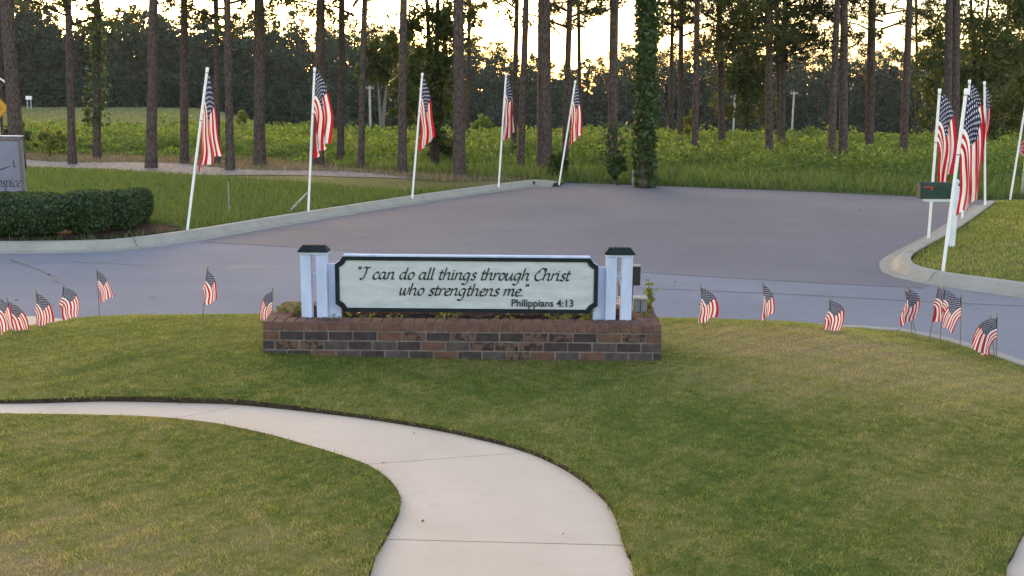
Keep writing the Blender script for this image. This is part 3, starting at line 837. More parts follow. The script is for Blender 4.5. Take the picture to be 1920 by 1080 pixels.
def plain_text(txt, name, parent, mat, x0, x1, zb, y, size, extrude=0.004, weight=0.0):
    cu = bpy.data.curves.new('text', 'FONT'); cu.body = txt; cu.size = size; cu.extrude = extrude; cu.offset = weight; cu.resolution_u = 3
    o = bpy.data.objects.new('text', cu); COL.objects.link(o)
    bpy.context.view_layer.update()
    me = bpy.data.meshes.new_from_object(o.evaluated_get(bpy.context.evaluated_depsgraph_get()))
    bpy.data.objects.remove(o); bpy.data.curves.remove(cu)
    co = np.array([v.co for v in me.vertices])
    lo_, hi = co[:, 0].min(), co[:, 0].max(); s = (x1-x0)/(hi-lo_)
    new = np.column_stack([x0+(co[:, 0]-lo_)*s, y-co[:, 2], zb+co[:, 1]])
    # one part for each character: islands that overlap in x belong together
    n_ = len(new); lab = np.arange(n_)
    polys = [list(p.vertices) for p in me.polygons]
    def root(i):
        while lab[i] != i: lab[i] = lab[lab[i]]; i = lab[i]
        return i
    for p in polys:
        for v in p[1:]: lab[root(v)] = root(p[0])
    rt = np.array([root(i) for i in range(n_)])
    isl = sorted([(new[rt == k, 0].min(), new[rt == k, 0].max(), k) for k in set(rt)])
    groups = []
    for x0_, x1_, k in isl:
        if groups and x0_ < groups[-1][1]-.002*size: groups[-1][1] = max(groups[-1][1], x1_); groups[-1][2].append(k)
        else: groups.append([x0_, x1_, [k]])
    for _a, _b, ks in groups:
        sel = set(np.nonzero(np.isin(rt, ks))[0].tolist()); order = sorted(sel); mp = {v: i for i, v in enumerate(order)}
        m2 = bpy.data.meshes.new(name)
        m2.from_pydata([tuple(new[v]) for v in order], [], [[mp[v] for v in p] for p in polys if p[0] in sel])
        m2.update(); link(name, m2, parent, mat)
    bpy.data.meshes.remove(me)

YD = YS-0.004
def sgn(u, v): x, z = at(u, v, PY0+YD); return x, z
xa, za = sgn(668, 524); xb, zb_ = sgn(1068, 526)
nib_text('"I can do all things through Christ', 'letter', VS, 'letter_paint', xa, xb, za+.006, YD, 0.059, nib=0.21)
xa, za = sgn(748, 553); xb, _z = sgn(988, 555)
nib_text('who strengthens me."', 'letter', VS, 'letter_paint', xa, xb, za, YD, 0.059, nib=0.21)
xa, za = sgn(959, 575); xb, _z = sgn(1075, 575)
plain_text('Philippians 4:13', 'letter', VS, 'letter_paint', xa, xb, za+.004, YD-.004, 0.088, 0.004, 0.0012)

# lamp and box beside the right post
FL = thing('floodlight', 'black rectangular sign lamp on a thin stem beside the right sign post', 'floodlight', (0, PY0, 0))
xa, za = at(1184, 500, PY0+.42); xb, zb_ = at(1200, 535, PY0+.42)
MB().bbox(xa, xb, .40, .46, zb_, za, .006).build('housing', 'black_plastic', FL)
MB().bbox(xa+.004, xb-.004, .461, .466, zb_+.01, za-.01, .001).build('lens', 'grey_steel', FL)
MB().bbox(xa-.004, xb+.004, .39, .47, za+.001, za+.014, .003).build('hood', 'grey_steel', FL)
MB().tube([(xa+.015, .43, zb_+.01), (xa+.012, .43, zb_-.12), (xa+.002, .42, 0.24)], .008, 8).build('stem', 'black_plastic', FL)
EB = thing('utility_box', 'small grey utility box at the right end of the planter', 'box', (0, PY0, 0))
xa, za = at(1187, 557, PY0+.58); xb, zb_ = at(1211, 594, PY0+.58)
MB().bbox(xa, xb, .52, .64, .24, za-.012, .008).build('body', 'grey_box', EB)
MB().bbox(xa-.008, xb+.008, .51, .65, za-.0115, za+.004, .004).build('lid', 'grey_steel', EB)
MB().bbox((xa+xb)/2-.003, (xa+xb)/2+.003, .516, .5195, .26, za-.02, .001).build('seam', 'black_plastic', EB)

# ------------------------------------------------------------------ flags
def flag_mesh(L, H, spread, seed, curl=1.25, amp=0.05, side=1, sway=0.0, nf=2.2):
    r = np.random.default_rng(seed)
    nu, nw = 44, 30
    U, W = np.meshgrid(np.linspace(0, 1, nu), np.linspace(0, 1, nw), indexing='ij')
    ph = r.uniform(0, 6.28, 4)
    x = spread*L*(1-np.exp(-2.4*U))/(1-math.exp(-2.4))*(1-0.80*W+0.08*np.sin(3*W+ph[0])*U)
    dwn = H*W*(1-0.05*U)+0.95*L*U**curl*(1-0.37*W)
    fold = np.sin(2*np.pi*nf*W+ph[1]+2.2*U)*U**0.6
    fold2 = np.sin(2*np.pi*(nf*1.9)*W+ph[2]-3.0*U)*U
    y = amp*L*(fold+0.45*fold2)+sway*L*U
    x = x+amp*0.75*L*np.sin(2*np.pi*nf*W+ph[3]+1.2*U)*U**0.8+0.012*L*np.sin(9*U+5*W+ph[2])*U
    dwn = dwn+0.02*L*np.sin(2*np.pi*nf*W+ph[0])*U
    V = np.column_stack([(side*x).ravel(), y.ravel(), -dwn.ravel()])
    idx = np.arange(nu*nw).reshape(nu, nw)
    Fc = np.stack([idx[:-1, :-1], idx[1:, :-1], idx[1:, 1:], idx[:-1, 1:]], -1).reshape(-1, 4)
    return np_mesh('flag', V, Fc, smooth=True, uv=np.column_stack([U.ravel(), W.ravel()]))
def tall_flag(label, base_px, top_px, zb, spread, seed, curl=1.25, side=1, amp=0.05, sway=0.0, both=0.0, tuck=0.0, hug=True):
    bx, by = gp(*base_px, zb)
    tx, tz = at(*top_px, by)
    t = thing('flag_pole', label, 'flag', (bx, by, zb), 0, 'tall flags on white poles')
    tx -= bx; tz -= zb
    ln = math.hypot(tx, tz)
    MB().tube([(-tx*.03, 0, -tz*.03), (tx*.5, 0, tz*.5), (tx, 0, tz)], .0245, 14).build('pole', 'pvc', t)
    d = np.array([tx/ln, 0, tz/ln]); p = np.array([tx, 0, tz])
    MB().tube([p-d*.045, p+d*.008, p+d*.018], [.030, .030, .020], 14).build('pole_cap', 'pvc', t)
    fl = link('flag', flag_mesh(1.52, .91, spread, seed, curl, amp, side, sway), t, 'flag_cloth')
    # the hoist follows the leaning pole
    me = fl.data; co = np.zeros(len(me.vertices)*3, np.float32); me.vertices.foreach_get('co', co); co = co.reshape(-1, 3)
    uvw = np.array([l.uv for l in me.uv_layers[0].data])
    vi = np.zeros(len(me.loops), np.int32); me.loops.foreach_get('vertex_index', vi)
    UV = np.zeros((len(co), 2)); UV[vi] = uvw
    fol = 1-UV[:, 0]*(1-UV[:, 1])*.8
    co[:, 0] += (co[:, 2]*fol if hug else np.maximum(co[:, 2], -.91*UV[:, 1]))*d[0]/d[2]+both*np.clip((-co[:, 2]-.35)/1.1, 0, 1)*UV[:, 0]**.5
    if tuck: co[:, 0] -= tuck*np.clip((-co[:, 2]-.95)/.8, 0, 1)*(1-UV[:, 1])
    me.vertices.foreach_set('co', co.ravel())
    fl.location = (tx-d[0]*.07+side*.026, -.004, tz-.07*d[2])
    for k in (0.0, 0.86):
        q = p-d*(.08+k)
        MB().tube([q-d*.008, q+d*.008], .029, 12).build('tie_ring', 'grey_steel', t)
    return t
ZG = -0.37
tall_flag('tall flag on a leaning white pole beside the hedge, nearest of the left row', (351, 433), (389, 128), ZG, .13, 11, 1.05, 1, .035)
tall_flag('second tall flag from the hedge, beside a slanted grey stake', (578, 398), (590, 128), ZG, .22, 12, 1.45, 1, .045, 0, 0, .12)
tall_flag('third tall flag from the hedge in the left kerb row', (773, 370), (792, 138), ZG, .19, 13, 1.05, 1, .04)
tall_flag('fourth tall flag from the hedge, just left of the thickest pine trunk', (935, 348), (949, 138), ZG, .16, 14, 1.2, 1, .05, 0, -.05)
tall_flag('tall flag on a strongly leaning pole at the far end of the left kerb', (1049, 341), (1079, 152), ZG, .16, 15, 1.1, 1, .04)
tall_flag('tall flag on a white pole right behind the green mailbox', (1741, 446), (1762, 168), ZG, .25, 16, 1.4, 1, .035, 0, 0, .08)
tall_flag('big tall flag on a leaning pole in front of the white mailbox post', (1768, 508), (1812, 168), ZG, .25, 17, 1.4, 1, .035, 0, 0, .06)
tall_flag('tall flag mostly hidden behind the big flag by the mailbox', (1804, 408), (1818, 151), ZG, .22, 18, 1.4)
tall_flag('upright tall flag wrapped around its pole, rightmost whole flag of the right row', (1847, 386), (1846, 154), ZG, .12, 19, 1.2, 1, .06, 0, -.16)
bx, by = gp(1895, 368, ZG)
tall_flag('tall flag pole leaning right beside the stop sign, its flag out of the picture', (1895, 368), (1931, 148), ZG, .25, 20, 1.2, 1, .04, 0, .10, 0, False)

def stick_flag(label, top_px, length, spread, seed, side=1, base=None, curl=1.1, flag_drop=0.02, D=None, sway=0.0, cover=0):
    # stands in the grass; top_px is the tip of the stick
    if base is not None:
        y = None
        for _k in range(30):
            x, y2 = gp(base[0], base[1], zz if y is not None else -0.2)
            y = y2; zz = float(lawn_z(np.array([x]), np.array([y]))[0]) if D is None else D
        bx, by, bz = x, y, zz
    tx, tz = at(*top_px, by)
    t = thing('stick_flag', label, 'flag', (bx, by, bz-.03), 0, 'small stick flags along the lawn edge')
    dx, dz = tx-bx, tz-bz+.03
    ln = math.hypot(dx, dz); d = np.array([dx/ln, 0, dz/ln])
    p = np.array([dx, 0, dz])
    MB().tube([(0, 0, -.05), p-d*.03], .0045, 8).build('stick', 'stick_wood', t)
    MB().tube([p-d*.032, p-d*.02, p-d*.012, p], [.006, .008, .006, .001], 8).build('spear_tip', 'tip_gold', t)
    fl = link('flag', flag_mesh(.305*length, .2*length, spread*1.6, seed, 1.0+.5*((seed*37) % 10)/10, .045, side, sway, 1.5), t, 'flag_cloth')
    me = fl.data; co = np.zeros(len(me.vertices)*3, np.float32); me.vertices.foreach_get('co', co); co = co.reshape(-1, 3)
    hz = np.minimum(-co[:, 2], .2)
    co[:, 0] += -hz*d[0]/d[2]*np.clip(1-abs(co[:, 0])/.05, 0, 1)
    if cover: co[:, 0] -= 1.0*cover*side*np.clip((-co[:, 2]-.06)/.25, 0, 1)
    me.vertices.foreach_set('co', co.ravel())
    q = p-d*(.03+flag_drop)
    fl.location = (q[0]+side*.005, -.006, q[2])
    return t
SF = [
 ('small flag cut by the left picture edge on the lawn corner', (-8, 548), (-8, 630), .95, .36, 31, 1, 0.02),
 ('small flag spread wide to the right, second from the left picture edge', (13, 556), (20, 622), .95, .44, 32, 1, .02),
 ('small flag standing against the pale concrete apron, third from the left edge', (67, 540), (74, 612), 1.0, .42, 33, 1, .06),
 ('small flag with broad stripes at the left lawn corner, fourth from the left edge', (118, 530), (118, 600), 1.08, .45, 34, 1, .08),
 ('narrow small flag against the street at the top of the left lawn corner', (181, 500), (186, 585), 1.0, .32, 35, 1, .0),
 ('small flag on a slanted stick midway between lawn corner and planter', (389, 498), (378, 598), 1.0, .26, 36, 1, .05),
 ('small pale flag tucked behind the left end of the brick planter', (511, 538), (511, 602), 1.0, .3, 37, -1, .0),
 ('small flag seen through the slot of the right sign post', (1160, 525), (1160, 612), 1.0, .22, 38, 1, .05),
 ('small flag leaning right on the lawn, first to the right of the planter', (1313, 530), (1322, 618), 1.0, .46, 39, 1, .06),
 ('narrow small flag on a bare stick, second to the right of the planter', (1430, 524), (1437, 614), 1.0, .32, 40, 1, .04),
 ('small flag with a wide hem, third to the right of the planter', (1555, 554), (1556, 620), 1.0, .46, 41, 1, .1),
 ('rear flag of the overlapping pair nearest the dry lawn patch', (1694, 538), (1722, 624), 1.05, .42, 42, 1, .08),
 ('front flag of the overlapping pair nearest the dry lawn patch', (1703, 533), (1712, 626), 1.12, .45, 43, 1, .13),
 ('left flag of the two standing over the visible lawn kerb', (1760, 532), (1742, 633), 1.0, .42, 44, 1, .05),
 ('right flag of the two standing over the visible lawn kerb', (1770, 534), (1763, 641), 1.0, .45, 45, 1, .02),
 ('single small flag swept to the left over the visible lawn kerb', (1803, 548), (1801, 655), 1.0, .4, 46, -1, -.0),
 ('rear flag of the nearest pair at the right lawn edge', (1857, 588), (1868, 678), 1.0, .34, 47, -1, .0),
 ('front flag of the nearest pair at the right lawn edge, broad red stripes', (1870, 586), (1869, 680), 1.05, .44, 48, -1, .0),
]
for lab, top, base, ln, sp, seed, side, cov in SF:
    D = None
    if 'planter' in lab and 'behind' in lab or 'slot' in lab: pass
    stick_flag(lab, top, ln, sp, seed, side, base, cover=cov)

# ------------------------------------------------------------------ mailbox
mx, my = gp(1783, 459, ZG)
MBX = thing('mailbox', 'dark green mailbox on a white post with a round finial at the street corner', 'mailbox', (mx, my, ZG))
def rel(u, v, y=None):
    x, z = at(u, v, y or my); return x-mx, z-ZG
tp = rel(1788, 345)
MB().bbox(-.052, .052, -.052, .052, -.15, rel(1786, 352)[1], .008).build('post', 'mailbox_white', MBX)
zt = rel(1786, 352)[1]
pr = [(.062, zt+.0005), (.062, zt+.02), (.035, zt+.035), (.03, zt+.05), (.05, zt+.075), (.055, zt+.1), (.045, zt+.13), (.015, zt+.15), (.004, zt+.155)]
MB().tube([(0, 0, z) for r_, z in pr], [r_ for r_, z in pr], 14).build('finial', 'mailbox_white', MBX)
xl, zl = rel(1733, 372)
MB().bbox(xl-.0, .10, -.06, .06, zl-.05, zl, .005).build('arm', 'mailbox_white', MBX)
x0, z1 = rel(1724, 341); x1, z0 = rel(1779, 369)
n = 9; prof = [(-.09, zl+.002)]+[(-.09, z1-.07)]+[(-.09*math.cos(a), z1-.07+.07*math.sin(a)) for a in np.linspace(0.25, math.pi-.25, n)]+[(.09, z1-.07), (.09, zl+.002)]
mb = MB(); k = len(prof)
mb.add([(x0, y, z) for y, z in prof]+[(x1-.0, y, z) for y, z in prof], [(i, (i+1) % k, (i+1) % k+k, i+k) for i in range(k)]+[list(range(k)), list(range(2*k-1, k-1, -1))])
mb.build('box', 'mailbox_green', MBX)
mb = MB()
mb.add([(x0-.008, y*1.03, z) for y, z in prof]+[(x0-.0005, y*1.03, z) for y, z in prof], [(i, (i+1) % k, (i+1) % k+k, i+k) for i in range(k)]+[list(range(k)), list(range(2*k-1, k-1, -1))])
dr_ = mb.build('door', 'mailbox_green', MBX)
fx, fz = rel(1728, 350)
mb = MB(); mb.bbox(fx, fx+.17, -.098, -.0915, fz-.012, fz+.012, .002); mb.bbox(fx+.12, fx+.165, -.0981, -.0916, fz-.055, fz-.0121, .002)
mb.build('signal_flag', 'red_paint', MBX)

# ------------------------------------------------------------------ stop sign, warning sign, posts
def octagon(r, cx=0, cz=0): return [(cx+r*math.cos(math.radians(22.5+45*k)), cz+r*math.sin(math.radians(22.5+45*k))) for k in range(8)]
SY = 28.0
cx, cz = at(1925.5, 277.5, SY)
ST = thing('stop_sign', 'red octagonal stop sign at the far right edge of the field road', 'sign', (cx, SY, -.4))
h = cz+.4
MB().prism(octagon(.222, 0, h), 0, .006).build('panel', 'stop_red', ST)
ring_frame(octagon(.222, 0, h), octagon(.200, 0, h), -.004, -.001).build('border', 'white_paint', ST)
plain_text('STOP', 'letter', ST, 'white_paint', -.174, .174, h-.072, -.002, .204, .001, .005)
MB().bbox(-.03, .03, .0065, .046, -.5, h+.18, .004).build('post', 'grey_steel', ST)
WY = 40.0
cx, cz = at(-4, 201.5, WY)
WS = thing('warning_sign', 'yellow diamond warning sign cut by the left picture edge', 'sign', (cx, WY, -.4))
h = cz+.4; q = .42
MB().prism([(-q, h), (0, h-q), (q, h), (0, h+q)], 0, .006).build('panel', 'warning_yellow', WS)
ring_frame([(-q+.03, h), (0, h-q+.03), (q-.03, h), (0, h+q-.03)], [(-q+.05, h), (0, h-q+.05), (q-.05, h), (0, h+q-.05)], -.003, -.001).build('border', 'black_plastic', WS)
mb = MB()
for zz, ww in ((.12, .16), (.04, .24), (-.04, .24), (-.12, .15)):
    x = -ww
    while x < ww-.03:
        l = random.uniform(.03, .05); mb.box(x, x+.012, -.003, -.001, h+zz-.025, h+zz+.025); mb.box(x+.0125, x+l, -.003, -.001, h+zz+(random.choice((-.02, 0, .02)))-.006, h+zz+.006); x += l+.02
mb.build('lettering', 'black_plastic', WS)
MB().bbox(-.025, .025, .0065, .04, -.5, h+.1, .004).build('post', 'grey_steel', WS)

ly = 36.0
cx, cz = at(11, 155, ly)
SL = thing('street_lamp', 'curved white lamp arm reaching in at the left picture edge', 'lamp', (cx-1.1, ly, -.4))
h = cz+.4
MB().tube([(0, 0, -.4), (0, 0, h+.1)], [.07, .05], 10).build('pole', 'wood_pole', SL)
MB().tube([(.02, 0, h+.08), (.3, 0, h+.26), (.7, 0, h+.26), (1.0, 0, h+.08), (1.12, 0, h-.02)], .03, 8).build('arm', 'pvc', SL)

gx_, gy_ = gp(1187, 346, -.42)
GM = MB().bbox(gx_-.035, gx_+.035, gy_-.03, gy_+.03, -.7, -.42+.42, .01).build('marker_post', 'grey_steel')
tag(GM, 'short grey marker post at the road edge before the ivy covered trunk', 'post')
sx, sy = gp(540, 396, ZG); ex, ez = at(576, 362, sy+.1)
stake = MB().tube([(sx, sy, ZG-.05), (ex, sy+.1, ez)], .022, 8).build('stake', 'grey_steel')
tag(stake, 'slanted grey metal stake leaning against the second tall flag pole', 'stake')
vx, vy = gp(430, 398, ZG)
vp = MB().tube([(vx, vy, ZG-.1), (vx, vy, at(430, 340, vy)[1])], .014, 6).build('fence_stake', 'grey_steel')
tag(vp, 'thin upright metal stake in the grass between the first two tall flags', 'stake')

# ------------------------------------------------------------------ sign board behind the hedge
HY = 20.6
hx, hz = at(38, 255, HY)
HS = thing('name_sign', 'lilac name board in a mauve frame behind the hedge', 'sign', (hx, HY, -.4))
W_, h = 2.2, hz+.4
MB().bbox(-W_, 0, 0, .10, -.05, h-.085, .004).build('panel', 'panel_lilac', HS)
MB().bbox(-W_-.09, .0, -.03, .13, h-.0845, h-.012, .006).build('frame_top', 'frame_mauve', HS)
MB().bbox(-W_-.10, .015, -.04, .14, h-.0115, h+.004, .003).build('coping', 'white_paint', HS)
MB().bbox(-.045, .004, -.03, -.0005, -.05, h-.085, .004).build('frame_side', 'frame_mauve', HS)
MB().bbox(-W_-.09, -W_, -.03, .13, -.05, h-.085, .004).build('frame_side', 'frame_mauve', HS)
def hr(u, v): x, z = at(u, v, HY-.001); return x-hx, z+.4
xa, za = hr(-17, 350); xb, _z = hr(39, 350)
nib_text('Hospice', 'letter', HS, 'print_dark', xa, xb, za, -.0005, .12, .003, .2, .16)
a0 = hr(-30, 325); a1 = hr(4, 317); a2 = hr(22, 311)
mb = MB()
mb.prism([(a0[0], a0[1]-.012), (a1[0], a1[1]-.014), (a2[0], a2[1]-.004), (a2[0], a2[1]+.006), (a1[0], a1[1]+.014), (a0[0], a0[1]+.012)], -.003, -.0005)
b0 = hr(26, 307)
mb.prism([(b0[0]-.02, b0[1]-.06), (b0[0]+.035, b0[1]-.07), (b0[0]+.012, b0[1]-.02), (b0[0]-.008, b0[1]-.015)], -.0032, -.0006)
mb.prism([(b0[0]-.008, b0[1]-.014), (b0[0]+.012, b0[1]-.019), (b0[0]+.008, b0[1]+.04), (b0[0]+.022, b0[1]+.10), (b0[0]-.01, b0[1]+.05), (b0[0]-.022, b0[1]+.02)], -.0034, -.0007)
mb.build('emblem', 'print_dark', HS)
bed_poly = [gp(u, v, -.36) for u, v in ((-60, 430), (-60, 451), (110, 449), (200, 447), (270, 440), (345, 430), (330, 424), (280, 418), (270, 405), (200, 400))]
mb_bed = sheet('mulch_bed', smooth_line(bed_poly, .3), -.352, 'mulch', label='dark mulch bed under the hedge')

# ------------------------------------------------------------------ foliage helpers
def leaf_mesh(name, P, size, rnd, aspect=0.6, up=0.0, r=rng):
    n = len(P)
    d = r.normal(size=(n, 3)); d[:, 2] *= (1-up); d /= np.linalg.norm(d, axis=1)[:, None]+1e-9
    e = r.normal(size=(n, 3)); e -= d*(e*d).sum(1)[:, None]; e /= np.linalg.norm(e, axis=1)[:, None]+1e-9
    s = np.broadcast_to(size, n)[:, None]*0.5
    V = np.stack([P-d*s, P+e*s*aspect-d*s*.1, P+d*s, P-e*s*aspect-d*s*.1], 1).reshape(-1, 3)
    return np_mesh(name, V, np.arange(4*n).reshape(-1, 4), rnd)
def leaf_arrays(P, size, aspect=0.6, r=rng):
    n = len(P)
    d = r.normal(size=(n, 3)); d /= np.linalg.norm(d, axis=1)[:, None]+1e-9
    e = r.normal(size=(n, 3)); e -= d*(e*d).sum(1)[:, None]; e /= np.linalg.norm(e, axis=1)[:, None]+1e-9
    s = np.broadcast_to(size, n)[:, None]*0.5
    return np.stack([P-d*s, P+e*s*aspect*1.3+d*s*.2, P+d*s-e*s*aspect*.5], 1).reshape(-1, 3)
def blob_points(n, c, rad, r=rng, shell=0.55):
    d = r.normal(size=(n, 3)); d /= np.linalg.norm(d, axis=1)[:, None]
    k = shell+(1-shell)*r.uniform(0, 1, n)**0.5
    return np.array(c)+d*k[:, None]*np.array(rad)
def trunk_mesh(base_r, H, lean=(0, 0), n=10, seg=14, r=rng, top=0.3, wob=0.03, flare=0.35):
    zs = np.linspace(0, 1, seg)**1.3
    V = []
    ph = r.uniform(0, 6.28, 3)
    for z in zs:
        rad = base_r*(1-(1-top)*z)*(1+flare*math.exp(-z*H/0.35))
        cx = lean[0]*z*H+wob*math.sin(5*z+ph[0])*z*2; cy = lean[1]*z*H+wob*math.cos(4*z+ph[1])*z*2
        for k in range(n):
            a = 2*math.pi*k/n
            q = rad*(1+.05*math.sin(3*a+ph[2]+z*7))
            V.append((cx+q*math.cos(a), cy+q*math.sin(a), z*H))
    Fc = [(i*n+k, i*n+(k+1) % n, (i+1)*n+(k+1) % n, (i+1)*n+k) for i in range(seg-1) for k in range(n)]
    return np_mesh('trunk', V, Fc, smooth=True)

# ------------------------------------------------------------------ hedge
def boxwood(label, u0, u1, vtop, vbase, depth, seed, dy=0.0):
    r = np.random.default_rng(seed)
    xa, yb = gp(u0, vbase, -.36); xb, _ = gp(u1, vbase, -.36)
    yb += dy
    xa, _z = at(u0, vbase, yb); xb, _z = at(u1, vbase, yb); _x, zt = at((u0+u1)/2, vtop, yb+depth*.3)
    w = (xb-xa)/2; h = zt+.36
    t = thing('boxwood_shrub', label, 'shrub', ((xa+xb)/2, yb+depth/2, -.36), 0, 'clipped boxwood shrubs of the hedge')
    n = int(9000*max(1.0, w/.6))
    d = r.normal(size=(n, 3)); p_ = 3.2
    d /= (np.abs(d)**p_).sum(1)[:, None]**(1/p_)
    lump = 1+.05*wobble(d[:, 0]*3+seed, d[:, 2]*3+d[:, 1]*2, 2.0)
    k = (1-.16*r.uniform(0, 1, n)**1.5)*lump
    P = d*k[:, None]*np.array([w, depth/2, h/2])+np.array([0, 0, h/2])
    taper = 0.86+.14*np.clip(P[:, 2]/(h*.5), 0, 1)
    P[:, 0] *= taper; P[:, 1] *= taper
    P = P[P[:, 2] > .02]
    link('foliage', leaf_mesh('foliage', P, r.uniform(.035, .065, len(P)), r.uniform(0, 1, len(P))**1.4, .7, r=r), t, 'box_leaf')
    m = 14; mb = MB(); vv = []
    for i in range(m+1):
        f = math.pi*(i/m-.5)
        for j in range(20):
            g = 2*math.pi*j/20
            q = np.array([math.cos(f)*math.cos(g), math.cos(f)*math.sin(g), math.sin(f)]); q /= (np.abs(q)**p_).sum()**(1/p_)
            tp_ = .82 if q[2] < 0 else .88
            vv.append((q[0]*w*tp_, q[1]*depth/2*tp_, h/2+q[2]*h/2*.86))
    mb.add(vv, [(i*20+j, i*20+(j+1) % 20, (i+1)*20+(j+1) % 20, (i+1)*20+j) for i in range(m) for j in range(20)], 0, True)
    mb.build('dark_core', 'box_leaf', t)  # solid dark body added inside the leaves so no light shows through
boxwood('largest boxwood of the hedge, cut by the left picture edge', -120, 118, 364, 449, 1.3, 51, .1)
boxwood('second boxwood of the hedge, before the name board edge', 96, 192, 360, 445, 1.1, 52, .2)
boxwood('third boxwood of the hedge from the left picture edge', 172, 248, 358, 438, 1.0, 53, .3)
boxwood('small end boxwood of the hedge nearest the tall flags', 216, 268, 355, 428, .9, 54, .5)

# ------------------------------------------------------------------ planter plants
def planter_plant(label, u, v, y, hgt, spread, n, seed, mat='plant_leaf', size=(.03, .06)):
    r = np.random.default_rng(seed)
    x, z = at(u, v, PY0+y)
    t = thing('planter_plant', label, 'plant', (x, PY0+y, .25), 0, 'plants in the brick planter')
    mb = MB(); P = []
    ns = 5
    for k in range(ns):
        a = r.uniform(0, 6.28); q = spread*r.uniform(.3, 1.0); hh = hgt*r.uniform(.6, 1.0)
        tip = np.array([q*math.cos(a), q*.6*math.sin(a), hh])
        mb.tube([(0, 0, -.02), tuple(tip*.5+np.array([0, 0, hh*.15])), tuple(tip)], [.004, .003, .0015], 5)
        m = n//ns
        f = r.uniform(.25, 1.05, m)[:, None]
        P.append(tip*f+np.array([0, 0, 1])*(hh*.3*f*(1-f))+r.normal(size=(m, 3))*spread*.22)
    P = np.concatenate(P); P[:, 2] = np.maximum(P[:, 2], .01)
    mb.build('stem', 'stick_wood', t)
    link('leaves', leaf_mesh('leaves', P, r.uniform(*size, len(P)), r.uniform(0, 1, len(P)), .55, r=r), t, mat)
planter_plant('dry looking plant left of the left sign post', 545, 592, .42, .16, .13, 60, 61)
planter_plant('wispy plant with thin stems hugging the left sign post', 562, 592, .33, .20, .08, 40, 62)
planter_plant('small plant beside the right side of the left sign post', 634, 592, .30, .10, .10, 40, 63)
planter_plant('low plant under the opening quotation mark of the sign', 690, 595, .32, .08, .10, 34, 64)
planter_plant('low plant under the word strengthens, leftmost leaves', 735, 595, .33, .07, .10, 34, 65)
planter_plant('broad dark plant under the middle of the sign board', 835, 596, .34, .10, .17, 90, 66)
planter_plant('small plant under the sign, midway between middle and right post', 955, 597, .36, .07, .11, 34, 67)
planter_plant('bushy plant under the chapter and verse line of the sign', 1050, 597, .33, .11, .14, 80, 68)
planter_plant('yellowish bushy plant touching the right sign post', 1108, 594, .32, .16, .10, 70, 69)
planter_plant('creeping plant right of the right sign post below the lamp', 1200, 602, .36, .10, .11, 50, 70)
planter_plant('tall bright green sapling at the right rear corner of the planter', 1216, 588, .68, .36, .07, 46, 71, 'sapling_leaf', (.05, .09))

# ------------------------------------------------------------------ gravel track, verges, weeds
track = smooth_line([gp(u, v, -.39) for u, v in ((-400, 298), (0, 299), (300, 308), (520, 318), (740, 331), (800, 336))], 1.0)
mb = MB(); L = [np.array(p) for p in track]; A = []; B = []
for i, p in enumerate(L):
    d = L[min(i+1, len(L)-1)]-L[max(i-1, 0)]; d /= np.linalg.norm(d); q = np.array([-d[1], d[0]])
    w = (2.4+.35*math.sin(i*.9)+.2*math.sin(i*2.3))*(1 if i < len(L)-6 else (len(L)-1-i)/6+.03)
    A.append((*(p+q*w*1.35), -.385+.0)); B.append((*(p-q*w*1.2), -.385))
mb.add(A+B, [(i, i+1, len(L)+i+1, len(L)+i) for i in range(len(L)-1)])
tag(mb.build('gravel_track', 'gravel'), 'grey gravel track running left behind the kerb grass', None, None, 'structure')
track_line = [tuple(p) for p in L]
def poly_sampler(x0, x1, y0, y1, test, power=0.0):
    def f(n):
        m = n*4
        X = rng.uniform(x0, x1, m); Y = rng.uniform(y0, y1, m)
        k = test(X, Y)
        return X[k][:n], Y[k][:n]
    return f
lbx = [p for p in left_back_s]
def left_verge(X, Y):
    return ~inside(road_poly, X, Y) & (X < 2.2) & (Y > 17) & (pdist(track_line, X, Y) > 3.4) & (abs(X) < .62*Y) & ((Y < np.interp(X, [p[0] for p in track_line], [p[1] for p in track_line])-3.2) | (X > -4)) & (pdist(left_back_s, X, Y) > .05)
blades('verge_grass', 75000, poly_sampler(-22, 2.5, 17, 36, lambda X, Y: left_verge(X, Y) & ~inside(bed_poly, X, Y)), field_z, (.06, .17), (.008, .014), 'verge_blade', .9, label='rough green grass between the left kerb and the gravel track')
def right_lawn(X, Y):
    return ~inside(road_poly, X, Y) & (X > 5) & (Y < 27.5-.14*(X-12)) & (Y > 12) & (X < .6*Y+1.5)
blades('corner_grass', 60000, poly_sampler(5, 18, 13, 28, right_lawn), field_z, (.03, .06), (.006, .010), 'lawn_blade', 1.0, label='short grass of the corner lawn around the mailbox')
blades('straw_grass', 24000, poly_sampler(-24, 4, 30, 44, lambda X, Y: (pdist(track_line, X, Y) < 4.4) & (Y > np.interp(X, [p[0] for p in track_line], [p[1] for p in track_line])+.6*np.sin(X*.9)) & (abs(X) < .62*Y)), field_z, (.05, .16), (.010, .016), 'straw_blade', 1.0, label='dry straw coloured grass edging the gravel track')
fe = far_edge
def beyond(X, Y):
    return (Y > np.interp(X, [p[0] for p in fe], [p[1] for p in fe])+.05)
blades('tall_grass', 46000, poly_sampler(-6, 26, 26, 40, lambda X, Y: beyond(X, Y) & ~inside(road_poly, X, Y) & (abs(X) < .62*Y) & (pdist(track_line, X, Y) > 1.5)), field_z, (.10, .36), (.008, .016), 'verge_blade', .9, label='tall green grass fringing the far road edge')
def mound(X, Y):
    return np.clip(.46+.50*wobble(X, Y, .62)+.42*wobble(X, Y, 1.55, 2)+.2*wobble(X, Y, 4.1, 4), .08, 1.35)
